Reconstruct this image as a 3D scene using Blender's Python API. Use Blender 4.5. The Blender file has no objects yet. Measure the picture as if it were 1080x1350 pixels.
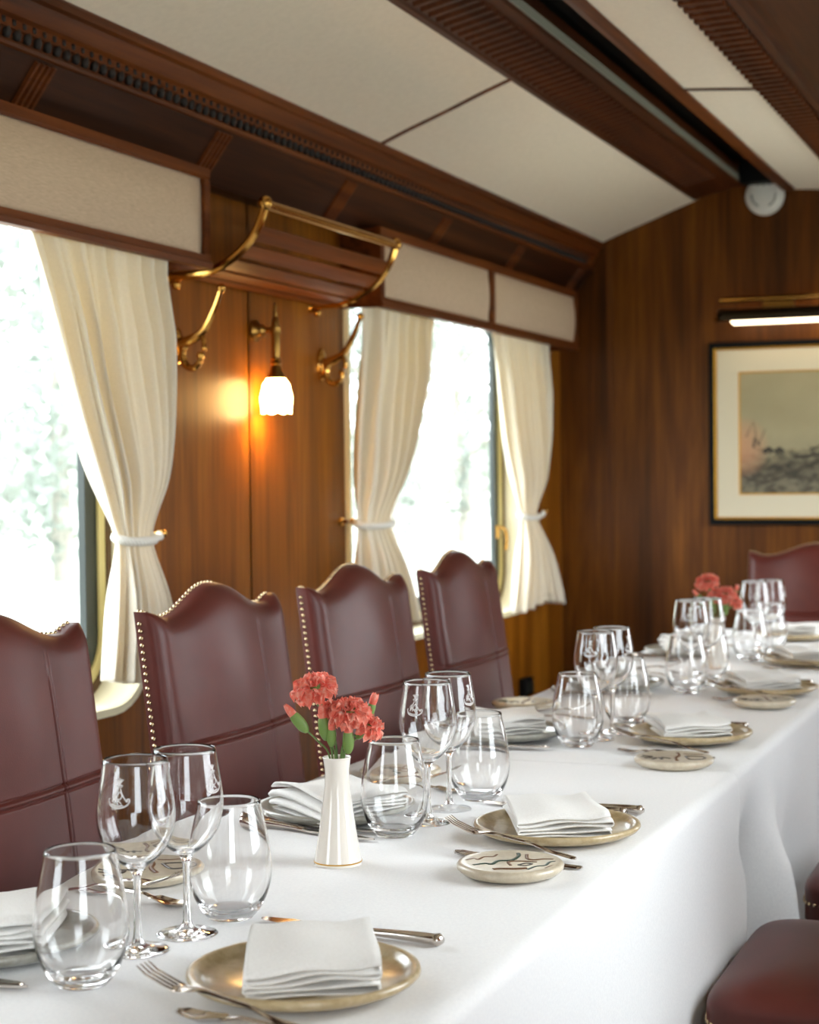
import bpy, math, random
from math import sin, cos, pi, radians, sqrt, exp, atan2
from mathutils import Vector, Matrix
C = bpy.context.scene.collection
SC = bpy.context.scene
rnd = random.Random(7)

# ------------------------------------------------------------------ mesh helpers
class MB:
    def __init__(s): s.v = []; s.f = []
    def add(s, vs, fs):
        o = len(s.v); s.v += [tuple(p) for p in vs]; s.f += [tuple(i + o for i in f) for f in fs]
        return s
    def box(s, c, d, M=None):
        x, y, z = d[0] / 2, d[1] / 2, d[2] / 2
        vs = [Vector((i, j, k)) for i in (-x, x) for j in (-y, y) for k in (-z, z)]
        if M: vs = [M @ v for v in vs]
        vs = [v + Vector(c) for v in vs]
        return s.add(vs, [(0, 1, 3, 2), (4, 6, 7, 5), (0, 4, 5, 1), (2, 3, 7, 6), (0, 2, 6, 4), (1, 5, 7, 3)])
    def bb(s, x0, x1, y0, y1, z0, z1):
        return s.box(((x0 + x1) / 2, (y0 + y1) / 2, (z0 + z1) / 2), (abs(x1 - x0), abs(y1 - y0), abs(z1 - z0)))
    def lathe(s, prof, n=40, M=None, c=(0, 0, 0), closed=False):
        vs = []; fs = []; c = Vector(c)
        rings = []
        for (r, z) in prof:
            if r < 1e-6:
                rings.append([len(vs)]); vs.append(Vector((0, 0, z)))
            else:
                rings.append(list(range(len(vs), len(vs) + n)))
                vs += [Vector((r * cos(2 * pi * i / n), r * sin(2 * pi * i / n), z)) for i in range(n)]
        rr = rings + ([rings[0]] if closed else [])
        for a, b in zip(rr[:-1], rr[1:]):
            for i in range(n):
                j = (i + 1) % n
                if len(a) == 1 and len(b) == 1: continue
                if len(a) == 1: fs.append((a[0], b[i], b[j])[::-1])
                elif len(b) == 1: fs.append((a[i], a[j], b[0]))
                else: fs.append((a[i], a[j], b[j], b[i]))
        if M: vs = [M @ v for v in vs]
        return s.add([v + c for v in vs], fs)
    def tube(s, pts, r, n=10, cap=True, flat=1.0, up=None):
        pts = [Vector(p) for p in pts]; m = len(pts)
        rs = r if isinstance(r, (list, tuple)) else [r] * m
        vs = []; fs = []
        T = [(pts[min(i + 1, m - 1)] - pts[max(i - 1, 0)]).normalized() for i in range(m)]
        a = Vector(up) if up else (Vector((0, 0, 1)) if abs(T[0].z) < .9 else Vector((1, 0, 0)))
        N = (a - T[0] * a.dot(T[0])).normalized()
        for i in range(m):
            N = (N - T[i] * N.dot(T[i])).normalized(); B = T[i].cross(N)
            for k in range(n):
                t = 2 * pi * k / n
                vs.append(pts[i] + N * (rs[i] * flat * cos(t)) + B * (rs[i] * sin(t)))
        for i in range(m - 1):
            for k in range(n):
                l = (k + 1) % n
                fs.append((i * n + k, i * n + l, (i + 1) * n + l, (i + 1) * n + k))
        if cap:
            fs.append(tuple(range(n))[::-1]); fs.append(tuple((m - 1) * n + k for k in range(n)))
        return s.add(vs, fs)
    def grid(s, fn, nu, nv, cu=False):
        vs = [fn(i / (nu if cu else nu - 1), j / (nv - 1)) for j in range(nv) for i in range(nu)]
        fs = []
        for j in range(nv - 1):
            for i in range(nu if cu else nu - 1):
                k = (i + 1) % nu
                fs.append((j * nu + i, j * nu + k, (j + 1) * nu + k, (j + 1) * nu + i))
        return s.add(vs, fs)
    def prism(s, poly, y0, y1, axis='y'):
        n = len(poly)
        P = {'y': lambda a, b, t: (a, t, b), 'x': lambda a, b, t: (t, a, b), 'z': lambda a, b, t: (a, b, t)}[axis]
        vs = [P(a, b, y0) for a, b in poly] + [P(a, b, y1) for a, b in poly]
        fs = [(i, (i + 1) % n, n + (i + 1) % n, n + i) for i in range(n)] + [tuple(range(n))[::-1], tuple(range(n, 2 * n))]
        return s.add(vs, fs)
    def sphere(s, c, r, n=16, sx=1, sy=1, sz=1):
        m = n // 2
        M = Matrix.Diagonal((sx, sy, sz))
        return s.lathe([(r * sin(pi * i / m) if 0 < i < m else 0, -r * cos(pi * i / m)) for i in range(m + 1)], n, M, c)
    def build(s, name, mat, parent=None, smooth=35, bevel=0, solid=0, sub=0, loc=None, seg=2):
        import bmesh
        me = bpy.data.meshes.new(name); me.from_pydata(s.v, [], s.f); me.update()
        b = bmesh.new(); b.from_mesh(me); bmesh.ops.recalc_face_normals(b, faces=b.faces); b.to_mesh(me); b.free()
        if smooth:
            me.polygons.foreach_set('use_smooth', [True] * len(me.polygons))
            if smooth < 180: me.set_sharp_from_angle(angle=radians(smooth))
        me.materials.append(mat)
        o = bpy.data.objects.new(name, me); C.objects.link(o)
        if parent: o.parent = parent
        if loc: o.location = loc
        if bevel:
            m = o.modifiers.new('bevel', 'BEVEL'); m.width = bevel; m.segments = seg; m.limit_method = 'ANGLE'; m.angle_limit = radians(40)
        if solid:
            m = o.modifiers.new('solid', 'SOLIDIFY'); m.thickness = solid; m.offset = 0
        if sub:
            m = o.modifiers.new('sub', 'SUBSURF'); m.levels = sub; m.render_levels = sub
        return o

def spline(pts, n=8):
    P = [Vector(p) for p in pts]; out = []
    for i in range(len(P) - 1):
        a, b, c, d = P[max(i - 1, 0)], P[i], P[i + 1], P[min(i + 2, len(P) - 1)]
        for k in range(n):
            t = k / n
            out.append(.5 * ((2 * b) + (c - a) * t + (2 * a - 5 * b + 4 * c - d) * t * t + (3 * b - a - 3 * c + d) * t ** 3))
    return out + [P[-1]]
def interp(x, xs, ys):
    if x <= xs[0]: return ys[0]
    for i in range(len(xs) - 1):
        if x <= xs[i + 1]:
            t = (x - xs[i]) / (xs[i + 1] - xs[i]); t = t * t * (3 - 2 * t)
            return ys[i] + (ys[i + 1] - ys[i]) * t
    return ys[-1]
def lin(x, xs, ys):
    if x <= xs[0]: return ys[0]
    for i in range(len(xs) - 1):
        if x <= xs[i + 1]:
            return ys[i] + (ys[i + 1] - ys[i]) * (x - xs[i]) / (xs[i + 1] - xs[i])
    return ys[-1]

def tag(o, label, cat, group=None, kind=None):
    o['label'] = label; o['category'] = cat
    if group: o['group'] = group
    if kind: o['kind'] = kind
    return o
def thing(name, label, cat, loc=(0, 0, 0), rz=0, group=None):
    o = bpy.data.objects.new(name, None); C.objects.link(o); o.empty_display_size = .05
    o.location = loc; o.rotation_euler = (0, 0, rz)
    return tag(o, label, cat, group)
def struct(o, label=None):
    o['kind'] = 'structure'
    if label: o['label'] = label
    return o
def dup(root, loc, rz=0, label=None, group=None):
    r = root.copy(); C.objects.link(r); r.location = loc; r.rotation_euler = (0, 0, rz)
    if label: r['label'] = label
    if group: r['group'] = group
    for ch in list(root.children):
        c = ch.copy(); C.objects.link(c); c.parent = r
        for g in list(ch.children):
            d = g.copy(); C.objects.link(d); d.parent = c
    return r

# ------------------------------------------------------------------ materials
def new_mat(name):
    m = bpy.data.materials.new(name); m.use_nodes = True
    nt = m.node_tree; b = nt.nodes['Principled BSDF']
    return m, nt, b
def setp(b, **k):
    for a, v in k.items():
        b.inputs[a.replace('_', ' ')].default_value = v
def rgb(r, g, b):   # sRGB 0-255 -> linear
    f = lambda c: (c / 255 / 12.92) if c / 255 <= .04045 else ((c / 255 + .055) / 1.055) ** 2.4
    return (f(r), f(g), f(b), 1)
def ramp(nt, stops):
    n = nt.nodes.new('ShaderNodeValToRGB'); e = n.color_ramp.elements
    while len(e) < len(stops): e.new(.5)
    for el, (p, c) in zip(e, stops): el.position = p; el.color = c
    return n
def coords(nt, scale, rot=(0, 0, 0), kind='Object'):
    tc = nt.nodes.new('ShaderNodeTexCoord'); mp = nt.nodes.new('ShaderNodeMapping')
    mp.inputs['Scale'].default_value = scale; mp.inputs['Rotation'].default_value = rot
    nt.links.new(tc.outputs[kind], mp.inputs['Vector']); return mp
def noise(nt, vec, scale=1, detail=5, rough=.55, dist=0):
    n = nt.nodes.new('ShaderNodeTexNoise')
    n.inputs['Scale'].default_value = scale; n.inputs['Detail'].default_value = detail
    n.inputs['Roughness'].default_value = rough; n.inputs['Distortion'].default_value = dist
    nt.links.new(vec.outputs[0], n.inputs['Vector']); return n
def mixc(nt, a, b, fac, mode='MIX'):
    n = nt.nodes.new('ShaderNodeMix'); n.data_type = 'RGBA'; n.blend_type = mode
    for sock, v in ((n.inputs[0], fac), (n.inputs[6], a), (n.inputs[7], b)):
        if hasattr(v, 'is_output'): nt.links.new(v, sock)
        else: sock.default_value = v
    return n.outputs[2]
def bump(nt, b, h, strength=.2, dist=.002):
    n = nt.nodes.new('ShaderNodeBump'); n.inputs['Strength'].default_value = strength; n.inputs['Distance'].default_value = dist
    nt.links.new(h, n.inputs['Height']); nt.links.new(n.outputs[0], b.inputs['Normal'])
def simple(name, col, rough=.5, metal=0, **k):
    m, nt, b = new_mat(name); setp(b, Base_Color=col, Roughness=rough, Metallic=metal, **k); return m
def wood(name, dark, mid, light, axis='z', rough=.36, coat=.06, fine=60, broad=7, bumpy=.08):
    m, nt, b = new_mat(name)
    def sc(f, l): return {'z': (f, f, l), 'y': (f, l, f), 'x': (l, f, f)}[axis]
    n1 = noise(nt, coords(nt, sc(broad, .45)), 1, 6, .6, .6)
    n2 = noise(nt, coords(nt, sc(fine, 1.6)), 1, 8, .65, .2)
    n3 = noise(nt, coords(nt, sc(fine * 4, 5)), 1, 3, .6)
    r1 = ramp(nt, [(.3, dark), (.5, mid), (.72, light)])
    nt.links.new(n1.outputs[0], r1.inputs[0])
    r2 = ramp(nt, [(.32, (.55, .5, .47, 1)), (.6, (1.12, 1.12, 1.12, 1))])
    nt.links.new(n2.outputs[0], r2.inputs[0])
    r3 = ramp(nt, [(.35, (.8, .78, .76, 1)), (.55, (1, 1, 1, 1))])
    nt.links.new(n3.outputs[0], r3.inputs[0])
    c = mixc(nt, r1.outputs[0], r2.outputs[0], .8, 'MULTIPLY'); c = mixc(nt, c, r3.outputs[0], .6, 'MULTIPLY')
    nt.links.new(c, b.inputs['Base Color'])
    setp(b, Roughness=rough, Coat_Weight=coat, Coat_Roughness=.22, Specular_IOR_Level=.2)
    bump(nt, b, n2.outputs[0], bumpy, .002)
    return m

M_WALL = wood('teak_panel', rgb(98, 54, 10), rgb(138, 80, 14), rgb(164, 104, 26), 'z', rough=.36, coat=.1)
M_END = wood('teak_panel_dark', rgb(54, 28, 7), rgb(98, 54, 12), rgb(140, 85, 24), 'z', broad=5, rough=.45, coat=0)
M_TRIM = wood('mahogany_trim', rgb(62, 28, 6), rgb(104, 51, 13), rgb(134, 73, 24), 'y', rough=.5, coat=0)
M_TRIMD = wood('mahogany_dark', rgb(34, 15, 5), rgb(60, 29, 9), rgb(90, 47, 17), 'y', rough=.5, coat=0)
M_CARVE = simple('dark_carving', rgb(24, 12, 8), .65)
M_BEAM = wood('mahogany_beam', rgb(52, 23, 7), rgb(80, 39, 13), rgb(98, 50, 19), 'y', rough=.5, coat=0)
M_SLAT = wood('rack_slat_wood', rgb(92, 46, 13), rgb(126, 66, 20), rgb(150, 86, 32), 'y', rough=.45, coat=0)
M_LEG = wood('chair_leg_wood', rgb(26, 14, 10), rgb(40, 20, 13), rgb(54, 28, 16), 'z', rough=.3)
M_BRASS = simple('polished_brass', rgb(212, 160, 82), .16, 1)
M_BRASSD = simple('aged_brass', rgb(150, 112, 56), .28, 1)
M_BLACK = simple('black_paint', rgb(12, 14, 14), .6, Specular_IOR_Level=.15)
M_SLOT = simple('slot_lining', rgb(150, 150, 136), .55)
M_GREEN = simple('dark_green_sash', rgb(26, 38, 36), .35)
M_GASKET = simple('brown_gasket', rgb(92, 66, 38), .5)
M_CREAM = simple('cream_paint', rgb(236, 228, 196), .45)
M_CREAMY = simple('cream_yellow_moulding', rgb(226, 212, 150), .35)
M_STEEL = simple('polished_cutlery', rgb(214, 206, 198), .14, 1)
M_GOLD = simple('gilt', rgb(206, 156, 60), .3, 1)
M_WHITEP = simple('white_plastic', rgb(224, 222, 218), .45)
M_GREYP = simple('grey_plastic', rgb(150, 150, 148), .5)
M_CARPET = simple('dark_carpet', rgb(46, 32, 28), .95)
M_MATB = simple('mat_board', rgb(226, 216, 190), .8)

def fabric(name, col, col2, scale=(400, 400, 400), trans=0.0, tcol=None, rough=.9, streak=None):
    m, nt, b = new_mat(name)
    n = noise(nt, coords(nt, streak or scale), 1, 3, .6)
    r = ramp(nt, [(.35, col2), (.65, col)]); nt.links.new(n.outputs[0], r.inputs[0])
    nt.links.new(r.outputs[0], b.inputs['Base Color']); setp(b, Roughness=rough, Sheen_Weight=.15)
    bump(nt, b, n.outputs[0], .12, .001)
    if trans:
        t = nt.nodes.new('ShaderNodeBsdfTranslucent'); t.inputs['Color'].default_value = tcol
        mx = nt.nodes.new('ShaderNodeMixShader'); mx.inputs[0].default_value = trans
        out = nt.nodes['Material Output']
        nt.links.new(b.outputs[0], mx.inputs[1]); nt.links.new(t.outputs[0], mx.inputs[2]); nt.links.new(mx.outputs[0], out.inputs['Surface'])
    return m
M_CURT = fabric('cream_curtain', rgb(244, 236, 220), rgb(236, 228, 210), (300, 300, 300), .17, rgb(250, 232, 176))
M_TIE = fabric('white_braid', rgb(240, 238, 230), rgb(222, 218, 206), (500, 500, 500))
M_VAL = fabric('valance_fabric', rgb(214, 188, 160), rgb(190, 164, 136), streak=(900, 45, 900))
M_CLOTH = fabric('white_tablecloth', rgb(238, 238, 238), rgb(231, 231, 232), (260, 260, 260))
M_NAPK = fabric('white_napkin', rgb(240, 239, 236), rgb(232, 230, 226), (350, 350, 350))
M_CEIL = fabric('ceiling_panel', rgb(241, 226, 206), rgb(235, 220, 200), (60, 60, 60), rough=.8)

def leather():
    m, nt, b = new_mat('burgundy_leather')
    n = noise(nt, coords(nt, (6, 6, 6)), 1, 4, .6)
    r = ramp(nt, [(.3, rgb(74, 28, 22)), (.7, rgb(92, 39, 31))]); nt.links.new(n.outputs[0], r.inputs[0])
    nt.links.new(r.outputs[0], b.inputs['Base Color'])
    v = nt.nodes.new('ShaderNodeTexVoronoi'); v.inputs['Scale'].default_value = 420
    nt.links.new(coords(nt, (1, 1, 1)).outputs[0], v.inputs['Vector'])
    bump(nt, b, v.outputs['Distance'], .12, .0006)
    setp(b, Roughness=.42, Specular_IOR_Level=.36)
    return m
M_LEATH = leather()
M_LEATHD = simple('dark_leather_piping', rgb(58, 28, 26), .4)
M_NAIL = simple('nailhead_brass', rgb(200, 176, 140), .22, 1)

def stoneware(name, c1, c2, rough=.28):
    m, nt, b = new_mat(name)
    n = noise(nt, coords(nt, (60, 60, 60)), 1, 6, .7); n2 = noise(nt, coords(nt, (9, 9, 9)), 1, 3, .5)
    r = ramp(nt, [(.35, c2), (.62, c1)]); nt.links.new(n.outputs[0], r.inputs[0])
    r2 = ramp(nt, [(.3, (.86, .84, .8, 1)), (.7, (1.05, 1.04, 1.0, 1))]); nt.links.new(n2.outputs[0], r2.inputs[0])
    nt.links.new(mixc(nt, r.outputs[0], r2.outputs[0], 1, 'MULTIPLY'), b.inputs['Base Color'])
    setp(b, Roughness=rough, Coat_Weight=.4, Coat_Roughness=.12); return m
M_PLATE = stoneware('sand_stoneware', rgb(196, 178, 144), rgb(170, 150, 112))
M_PLATE_REFL = stoneware('stoneware_window_reflection', rgb(170, 170, 164), rgb(146, 145, 136))  # left plates: the window's reflection is put into the base colour as grey
M_BREAD = stoneware('pale_stoneware', rgb(212, 202, 184), rgb(194, 182, 160))
M_INKB = simple('ink_brown', rgb(104, 66, 34), .35)
M_INKG = simple('ink_green', rgb(28, 56, 44), .35)
M_INKD = simple('ink_dark', rgb(58, 50, 42), .35)
M_PORC = simple('white_porcelain', rgb(238, 232, 222), .14, Coat_Weight=.5)
def glassm(name):
    m, nt, b = new_mat(name); setp(b, Base_Color=(1, 1, 1, 1), Roughness=0.0, IOR=1.48, Transmission_Weight=1.0); return m
M_GLASS = glassm('clear_crystal')
def pane():
    m = bpy.data.materials.new('window_glass'); m.use_nodes = True; nt = m.node_tree; nt.nodes.clear()
    o = nt.nodes.new('ShaderNodeOutputMaterial'); t = nt.nodes.new('ShaderNodeBsdfTransparent'); g = nt.nodes.new('ShaderNodeBsdfGlossy')
    g.inputs['Roughness'].default_value = 0; t.inputs['Color'].default_value = (.96, .98, .97, 1)
    lw = nt.nodes.new('ShaderNodeLayerWeight'); lw.inputs['Blend'].default_value = .5
    pw = nt.nodes.new('ShaderNodeMath'); pw.operation = 'POWER'; pw.inputs[1].default_value = 5; nt.links.new(lw.outputs['Facing'], pw.inputs[0])
    fr = nt.nodes.new('ShaderNodeMath'); fr.operation = 'MULTIPLY_ADD'; fr.inputs[1].default_value = .9; fr.inputs[2].default_value = .04; nt.links.new(pw.outputs[0], fr.inputs[0])
    mx = nt.nodes.new('ShaderNodeMixShader')
    nt.links.new(fr.outputs[0], mx.inputs[0]); nt.links.new(t.outputs[0], mx.inputs[1]); nt.links.new(g.outputs[0], mx.inputs[2]); nt.links.new(mx.outputs[0], o.inputs[0])
    return m
M_PANE = pane()
def frost():
    m, nt, b = new_mat('etched_frost'); setp(b, Base_Color=(.92, .9, .88, 1), Roughness=.8, Transmission_Weight=.0, Alpha=.8); return m
M_ETCH = frost()
def emis(name, col, e, base=None):
    m, nt, b = new_mat(name); setp(b, Base_Color=base or col, Roughness=.4, Emission_Color=col, Emission_Strength=e); return m
M_SHADE = emis('lit_frosted_shade', rgb(255, 202, 124), 20, rgb(250, 240, 225))
M_TUBE = emis('lit_tube', rgb(255, 226, 184), 3.0, rgb(250, 245, 235))

def petal():
    m, nt, b = new_mat('coral_petal')
    n = noise(nt, coords(nt, (120, 120, 120)), 1, 3, .5)
    r = ramp(nt, [(.34, rgb(240, 112, 92)), (.52, rgb(248, 150, 128)), (.7, rgb(254, 204, 184))]); nt.links.new(n.outputs[0], r.inputs[0])
    nt.links.new(r.outputs[0], b.inputs['Base Color']); setp(b, Roughness=.7, Sheen_Weight=.2, Subsurface_Weight=.0)
    t = nt.nodes.new('ShaderNodeBsdfTranslucent'); nt.links.new(r.outputs[0], t.inputs[0])
    mx = nt.nodes.new('ShaderNodeMixShader'); mx.inputs[0].default_value = .3
    nt.links.new(b.outputs[0], mx.inputs[1]); nt.links.new(t.outputs[0], mx.inputs[2]); nt.links.new(mx.outputs[0], nt.nodes['Material Output'].inputs[0])
    return m
M_PETAL = petal()
M_STEM = simple('carnation_green', rgb(96, 124, 62), .5)
M_CALYX = simple('calyx_green', rgb(112, 142, 70), .45)

# ------------------------------------------------------------------ dimensions
XL, XR, YE, YB = -2.09, 0.34, 6.82, -2.0
XG = -2.20                                   # plane of the left window glass
WZ0, WZ1 = .785, 1.95
TX0, TX1, TZ = -1.325, -.625, .75

# ------------------------------------------------------------------ floor, walls
struct(MB().bb(XL - .2, XR + .2, YB - .1, YE + .1, -.05, 0).build('floor', M_CARPET))

def rrect(y0, y1, z0, z1, r, n=8):
    P = []
    for cy, cz, a0 in ((y1 - r, z0 + r, -90), (y1 - r, z1 - r, 0), (y0 + r, z1 - r, 90), (y0 + r, z0 + r, 180)):
        for k in range(n + 1):
            a = radians(a0 + 90 * k / n); P.append((cy + r * cos(a), cz + r * sin(a)))
    # densify straight runs
    out = []
    for i in range(len(P)):
        a, b = P[i], P[(i + 1) % len(P)]
        L = sqrt((a[0] - b[0]) ** 2 + (a[1] - b[1]) ** 2); m = max(1, int(L / .12))
        for k in range(m): out.append((a[0] + (b[0] - a[0]) * k / m, a[1] + (b[1] - a[1]) * k / m))
    return out
def wall_cell(mb, X, y0, y1, z0, z1, loop):
    cy = sum(p[0] for p in loop) / len(loop); cz = sum(p[1] for p in loop) / len(loop)
    outp = []
    for (y, z) in loop:
        dy, dz = y - cy, z - cz
        t = 1e9
        if dy > 1e-9: t = min(t, (y1 - cy) / dy)
        if dy < -1e-9: t = min(t, (y0 - cy) / dy)
        if dz > 1e-9: t = min(t, (z1 - cz) / dz)
        if dz < -1e-9: t = min(t, (z0 - cz) / dz)
        outp.append([cy + dy * t, cz + dz * t])
    for c in ((y0, z0), (y0, z1), (y1, z0), (y1, z1)):
        k = min(range(len(outp)), key=lambda i: (outp[i][0] - c[0]) ** 2 + (outp[i][1] - c[1]) ** 2)
        outp[k] = list(c)
    n = len(loop)
    mb.add([(X, y, z) for y, z in loop] + [(X, y, z) for y, z in outp],
           [(i, (i + 1) % n, n + (i + 1) % n, n + i) for i in range(n)])
def ring(mb, P, Q):
    n = len(P); mb.add(P + Q, [(i, (i + 1) % n, n + (i + 1) % n, n + i) for i in range(n)])

WINR = [(-1.05, .40), (1.9, 3.3), (4.8, 6.2)]  # unseen right-wall windows, guessed; widths tuned to balance the light
WIN = [(-1.18, .57), (1.72, 3.48), (4.66, 6.36)]
def side_wall(name, X, sgn):
    mb = MB(); top = 2.32
    cells = [(YB, 1.10), (1.10, 4.02), (4.03, YE)]
    for (a, b), (w0, w1) in zip(cells, WIN if sgn < 0 else WINR):
        wall_cell(mb, X, a, b, 0, top, rrect(w0, w1, WZ0, WZ1, .15))
    # grooves between the veneer sheets
    mb.bb(X + sgn * .006, X + sgn * .010, 4.00, 4.05, 0, top)
    # outer skin of the carriage
    return struct(mb.build(name, M_WALL, smooth=0))
side_wall('wall_left', XL, -1); side_wall('wall_right', XR, 1)
mbo = MB()
for X, s in ((XL - .115, -1), (XR + .115, 1)):
    for (a, b), (w0, w1) in zip([(YB, 1.1), (1.1, 4.02), (4.02, YE)], WIN if s < 0 else WINR):
        wall_cell(mbo, X, a, b, -.4, 2.45, rrect(w0, w1, WZ0, WZ1, .15))
struct(mbo.build('trim_8', simple('carriage_green', rgb(40, 60, 50), .4), smooth=0))
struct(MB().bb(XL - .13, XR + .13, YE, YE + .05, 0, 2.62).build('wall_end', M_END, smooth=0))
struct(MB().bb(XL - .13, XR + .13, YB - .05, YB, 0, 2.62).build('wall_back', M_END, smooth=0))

strip = MB().bb(-1.885, -1.862, YE - .004, YE, .9, 2.27).build('trim_7', wood('light_veneer_edge', rgb(96, 54, 20), rgb(112, 66, 26), rgb(128, 80, 36), 'z', rough=.5, coat=0), smooth=0)
struct(strip, 'narrow lighter strip of veneer on the end wall')
# ------------------------------------------------------------------ windows
def window(k, X, s, w0, w1, handle=False):
    """s: -1 when outside lies toward -X"""
    L = lambda g, r: rrect(w0 + g, w1 - g, WZ0 + g, WZ1 - g, r)
    A = rrect(w0, w1, WZ0, WZ1, .15)
    P = lambda x, loop: [(x, y, z) for y, z in loop]
    mb = MB()
    ring(mb, P(X + s * .115, A), P(X, A))
    ring(mb, P(X, A), P(X - s * .012, rrect(w0 - .004, w1 + .004, WZ0 - .004, WZ1 + .004, .154)))
    ring(mb, P(X - s * .012, rrect(w0 - .004, w1 + .004, WZ0 - .004, WZ1 + .004, .154)), P(X - s * .012, rrect(w0 - .022, w1 + .022, WZ0 - .022, WZ1 + .022, .172)))
    ring(mb, P(X - s * .012, rrect(w0 - .022, w1 + .022, WZ0 - .022, WZ1 + .022, .172)), P(X, rrect(w0 - .024, w1 + .024, WZ0 - .024, WZ1 + .024, .174)))
    w = struct(mb.build('window_%d' % k, M_CREAM, smooth=40))
    def band(name, g0, g1, r0, r1, xa, xb, mat):
        m = MB(); a, b = L(g0, r0), L(g1, r1)
        ring(m, P(xa, a), P(xb, a)); ring(m, P(xb, a), P(xb, b)); ring(m, P(xb, b), P(xa, b)); 
        o = m.build(name, mat, w, smooth=40); return o
    band('gasket', .0, .018, .15, .132, X + s * .115, X + s * .088, M_GASKET)
    band('moulding', .018, .045, .132, .105, X + s * .115, X + s * .094, M_CREAMY)
    sa = band('sash_frame', .045, .095, .105, .06, X + s * .118, X + s * .10, M_GREEN)
    loop = L(.09, .06)
    MB().add(P(X + s * .112, loop), [tuple(range(len(loop)))]).build('glass_pane', M_PANE, w, smooth=0)
    if handle:
        y = w1 - .07; x = X + s * .10
        h = MB(); h.box((x - s * .006, y, 1.075), (.012, .03, .05)); h.tube(spline([(x - s * .012, y, 1.09), (x - s * .035, y, 1.085), (x - s * .045, y - .004, 1.05), (x - s * .042, y - .008, 1.005)], 5), [.006] * 15 + [.007], 10)
        h.build('handle', M_BRASSD, w)
    return w
window(1, XL, -1, *WIN[1], handle=False)
window(2, XL, -1, *WIN[2], handle=True)
window(3, XL, -1, *WIN[0])  # unseen window near the camera, added to bring in more light
window(4, XR, 1, *WINR[0]); window(5, XR, 1, *WINR[1]); window(6, XR, 1, *WINR[2])

# ------------------------------------------------------------------ ceiling
cprof = [(-1.945, 2.222), (-1.91, 2.243), (-1.83, 2.275), (-1.70, 2.322), (-1.60, 2.360), (-1.50, 2.396)]
cl = MB().prism(cprof + [(-1.50, 2.44), (-1.72, 2.36), (-1.95, 2.27)], YB, YE).build('ceiling', M_CEIL, smooth=30)
struct(cl)
rp = [(-1.13, 2.408), (-1.0, 2.398), (-.87, 2.386), (-.87, 2.42), (-1.13, 2.44)]
MB().prism(rp, YB, YE).build('right_panel', M_CEIL, cl)
# symmetrical far-right slope that closes the roof over the camera
MB().prism([(-.60, 2.41), (-.42, 2.40), (-.22, 2.33), (XR - .1, 2.22), (XR + .05, 2.2), (XR + .05, 2.3), (-.2, 2.40), (-.42, 2.46), (-.60, 2.46)], YB, YE).build('sloping_panel', M_CEIL, cl)
MB().prism([(XL - .13, 2.3), (-1.7, 2.47), (-1.1, 2.6), (-.6, 2.58), (0, 2.48), (XR + .13, 2.3), (XR + .13, 2.34), (0, 2.54), (-.6, 2.64), (-1.1, 2.66), (-1.7, 2.53), (XL - .13, 2.34)], YB, YE).build('roof_skin', M_BLACK, cl, smooth=0)
# seams between panels
for k, yy in enumerate((-.9, 1.8, 4.50)):
    q = MB()
    for a, b in zip(cprof[1:-1], cprof[2:]):
        q.add([(a[0], yy - .009, a[1] - .004), (b[0], yy - .009, b[1] - .004), (b[0], yy + .009, b[1] - .004), (a[0], yy + .009, a[1] - .004),
               (a[0], yy - .009, a[1] + .01), (b[0], yy - .009, b[1] + .01), (b[0], yy + .009, b[1] + .01), (a[0], yy + .009, a[1] + .01)],
              [(0, 1, 2, 3), (0, 1, 5, 4), (3, 2, 6, 7), (4, 5, 6, 7)])
    q.build('seam_batten', M_TRIM, cl, smooth=0)
for yy in (-.4, 2.2, 4.9):
    MB().add([(-1.125, yy - .008, 2.4035), (-.88, yy - .008, 2.383), (-.88, yy + .008, 2.383), (-1.125, yy + .008, 2.4035), (-1.125, yy - .008, 2.415), (-.88, yy - .008, 2.395), (-.88, yy + .008, 2.395), (-1.125, yy + .008, 2.415)],
             [(0, 1, 2, 3), (0, 1, 5, 4), (3, 2, 6, 7), (4, 5, 6, 7)]).build('seam_batten', M_BEAM, cl, smooth=0)
# ribbed beam along the roof
bm = MB(); bm.prism([(-1.520, 2.400), (-1.515, 2.388), (-1.498, 2.388), (-1.494, 2.396), (-1.345, 2.428), (-1.341, 2.424), (-1.324, 2.428), (-1.322, 2.440), (-1.322, 2.50), (-1.345, 2.50), (-1.52, 2.46)], YB, YE - .03)
beam = struct(bm.build('trim_1', M_BEAM, smooth=0), 'ribbed mahogany beam along the ceiling')
ribs = MB(); y = YB + .1
while y < YE - .35:
    ribs.add([(-1.482, y, 2.3985), (-1.358, y, 2.4255), (-1.358, y + .026, 2.4255), (-1.482, y + .026, 2.3985), (-1.482, y + .004, 2.388), (-1.358, y + .004, 2.415), (-1.358, y + .022, 2.415), (-1.482, y + .022, 2.388)],
             [(4, 5, 6, 7), (0, 1, 5, 4), (1, 2, 6, 5), (2, 3, 7, 6), (3, 0, 4, 7)]); y += .05
ribs.build('rib', M_BEAM, beam, smooth=0)
MB().bb(-1.321, -1.316, YB, YE - .12, 2.438, 2.462).build('slot_lining', M_SLOT, beam, smooth=0)
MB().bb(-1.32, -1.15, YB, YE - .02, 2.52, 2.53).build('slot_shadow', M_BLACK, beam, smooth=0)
MB().bb(-1.316, -1.16, YE - .1, YE - .02, 2.43, 2.52).build('slot_end_cap', M_BLACK, beam, smooth=0)
MB().prism([(-1.168, 2.415), (-1.163, 2.403), (-1.145, 2.400), (-1.118, 2.400), (-1.116, 2.412), (-1.12, 2.44), (-1.168, 2.53)], YB, YE - .02).build('trim_2', M_TRIM, smooth=0)['kind'] = 'structure'
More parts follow.
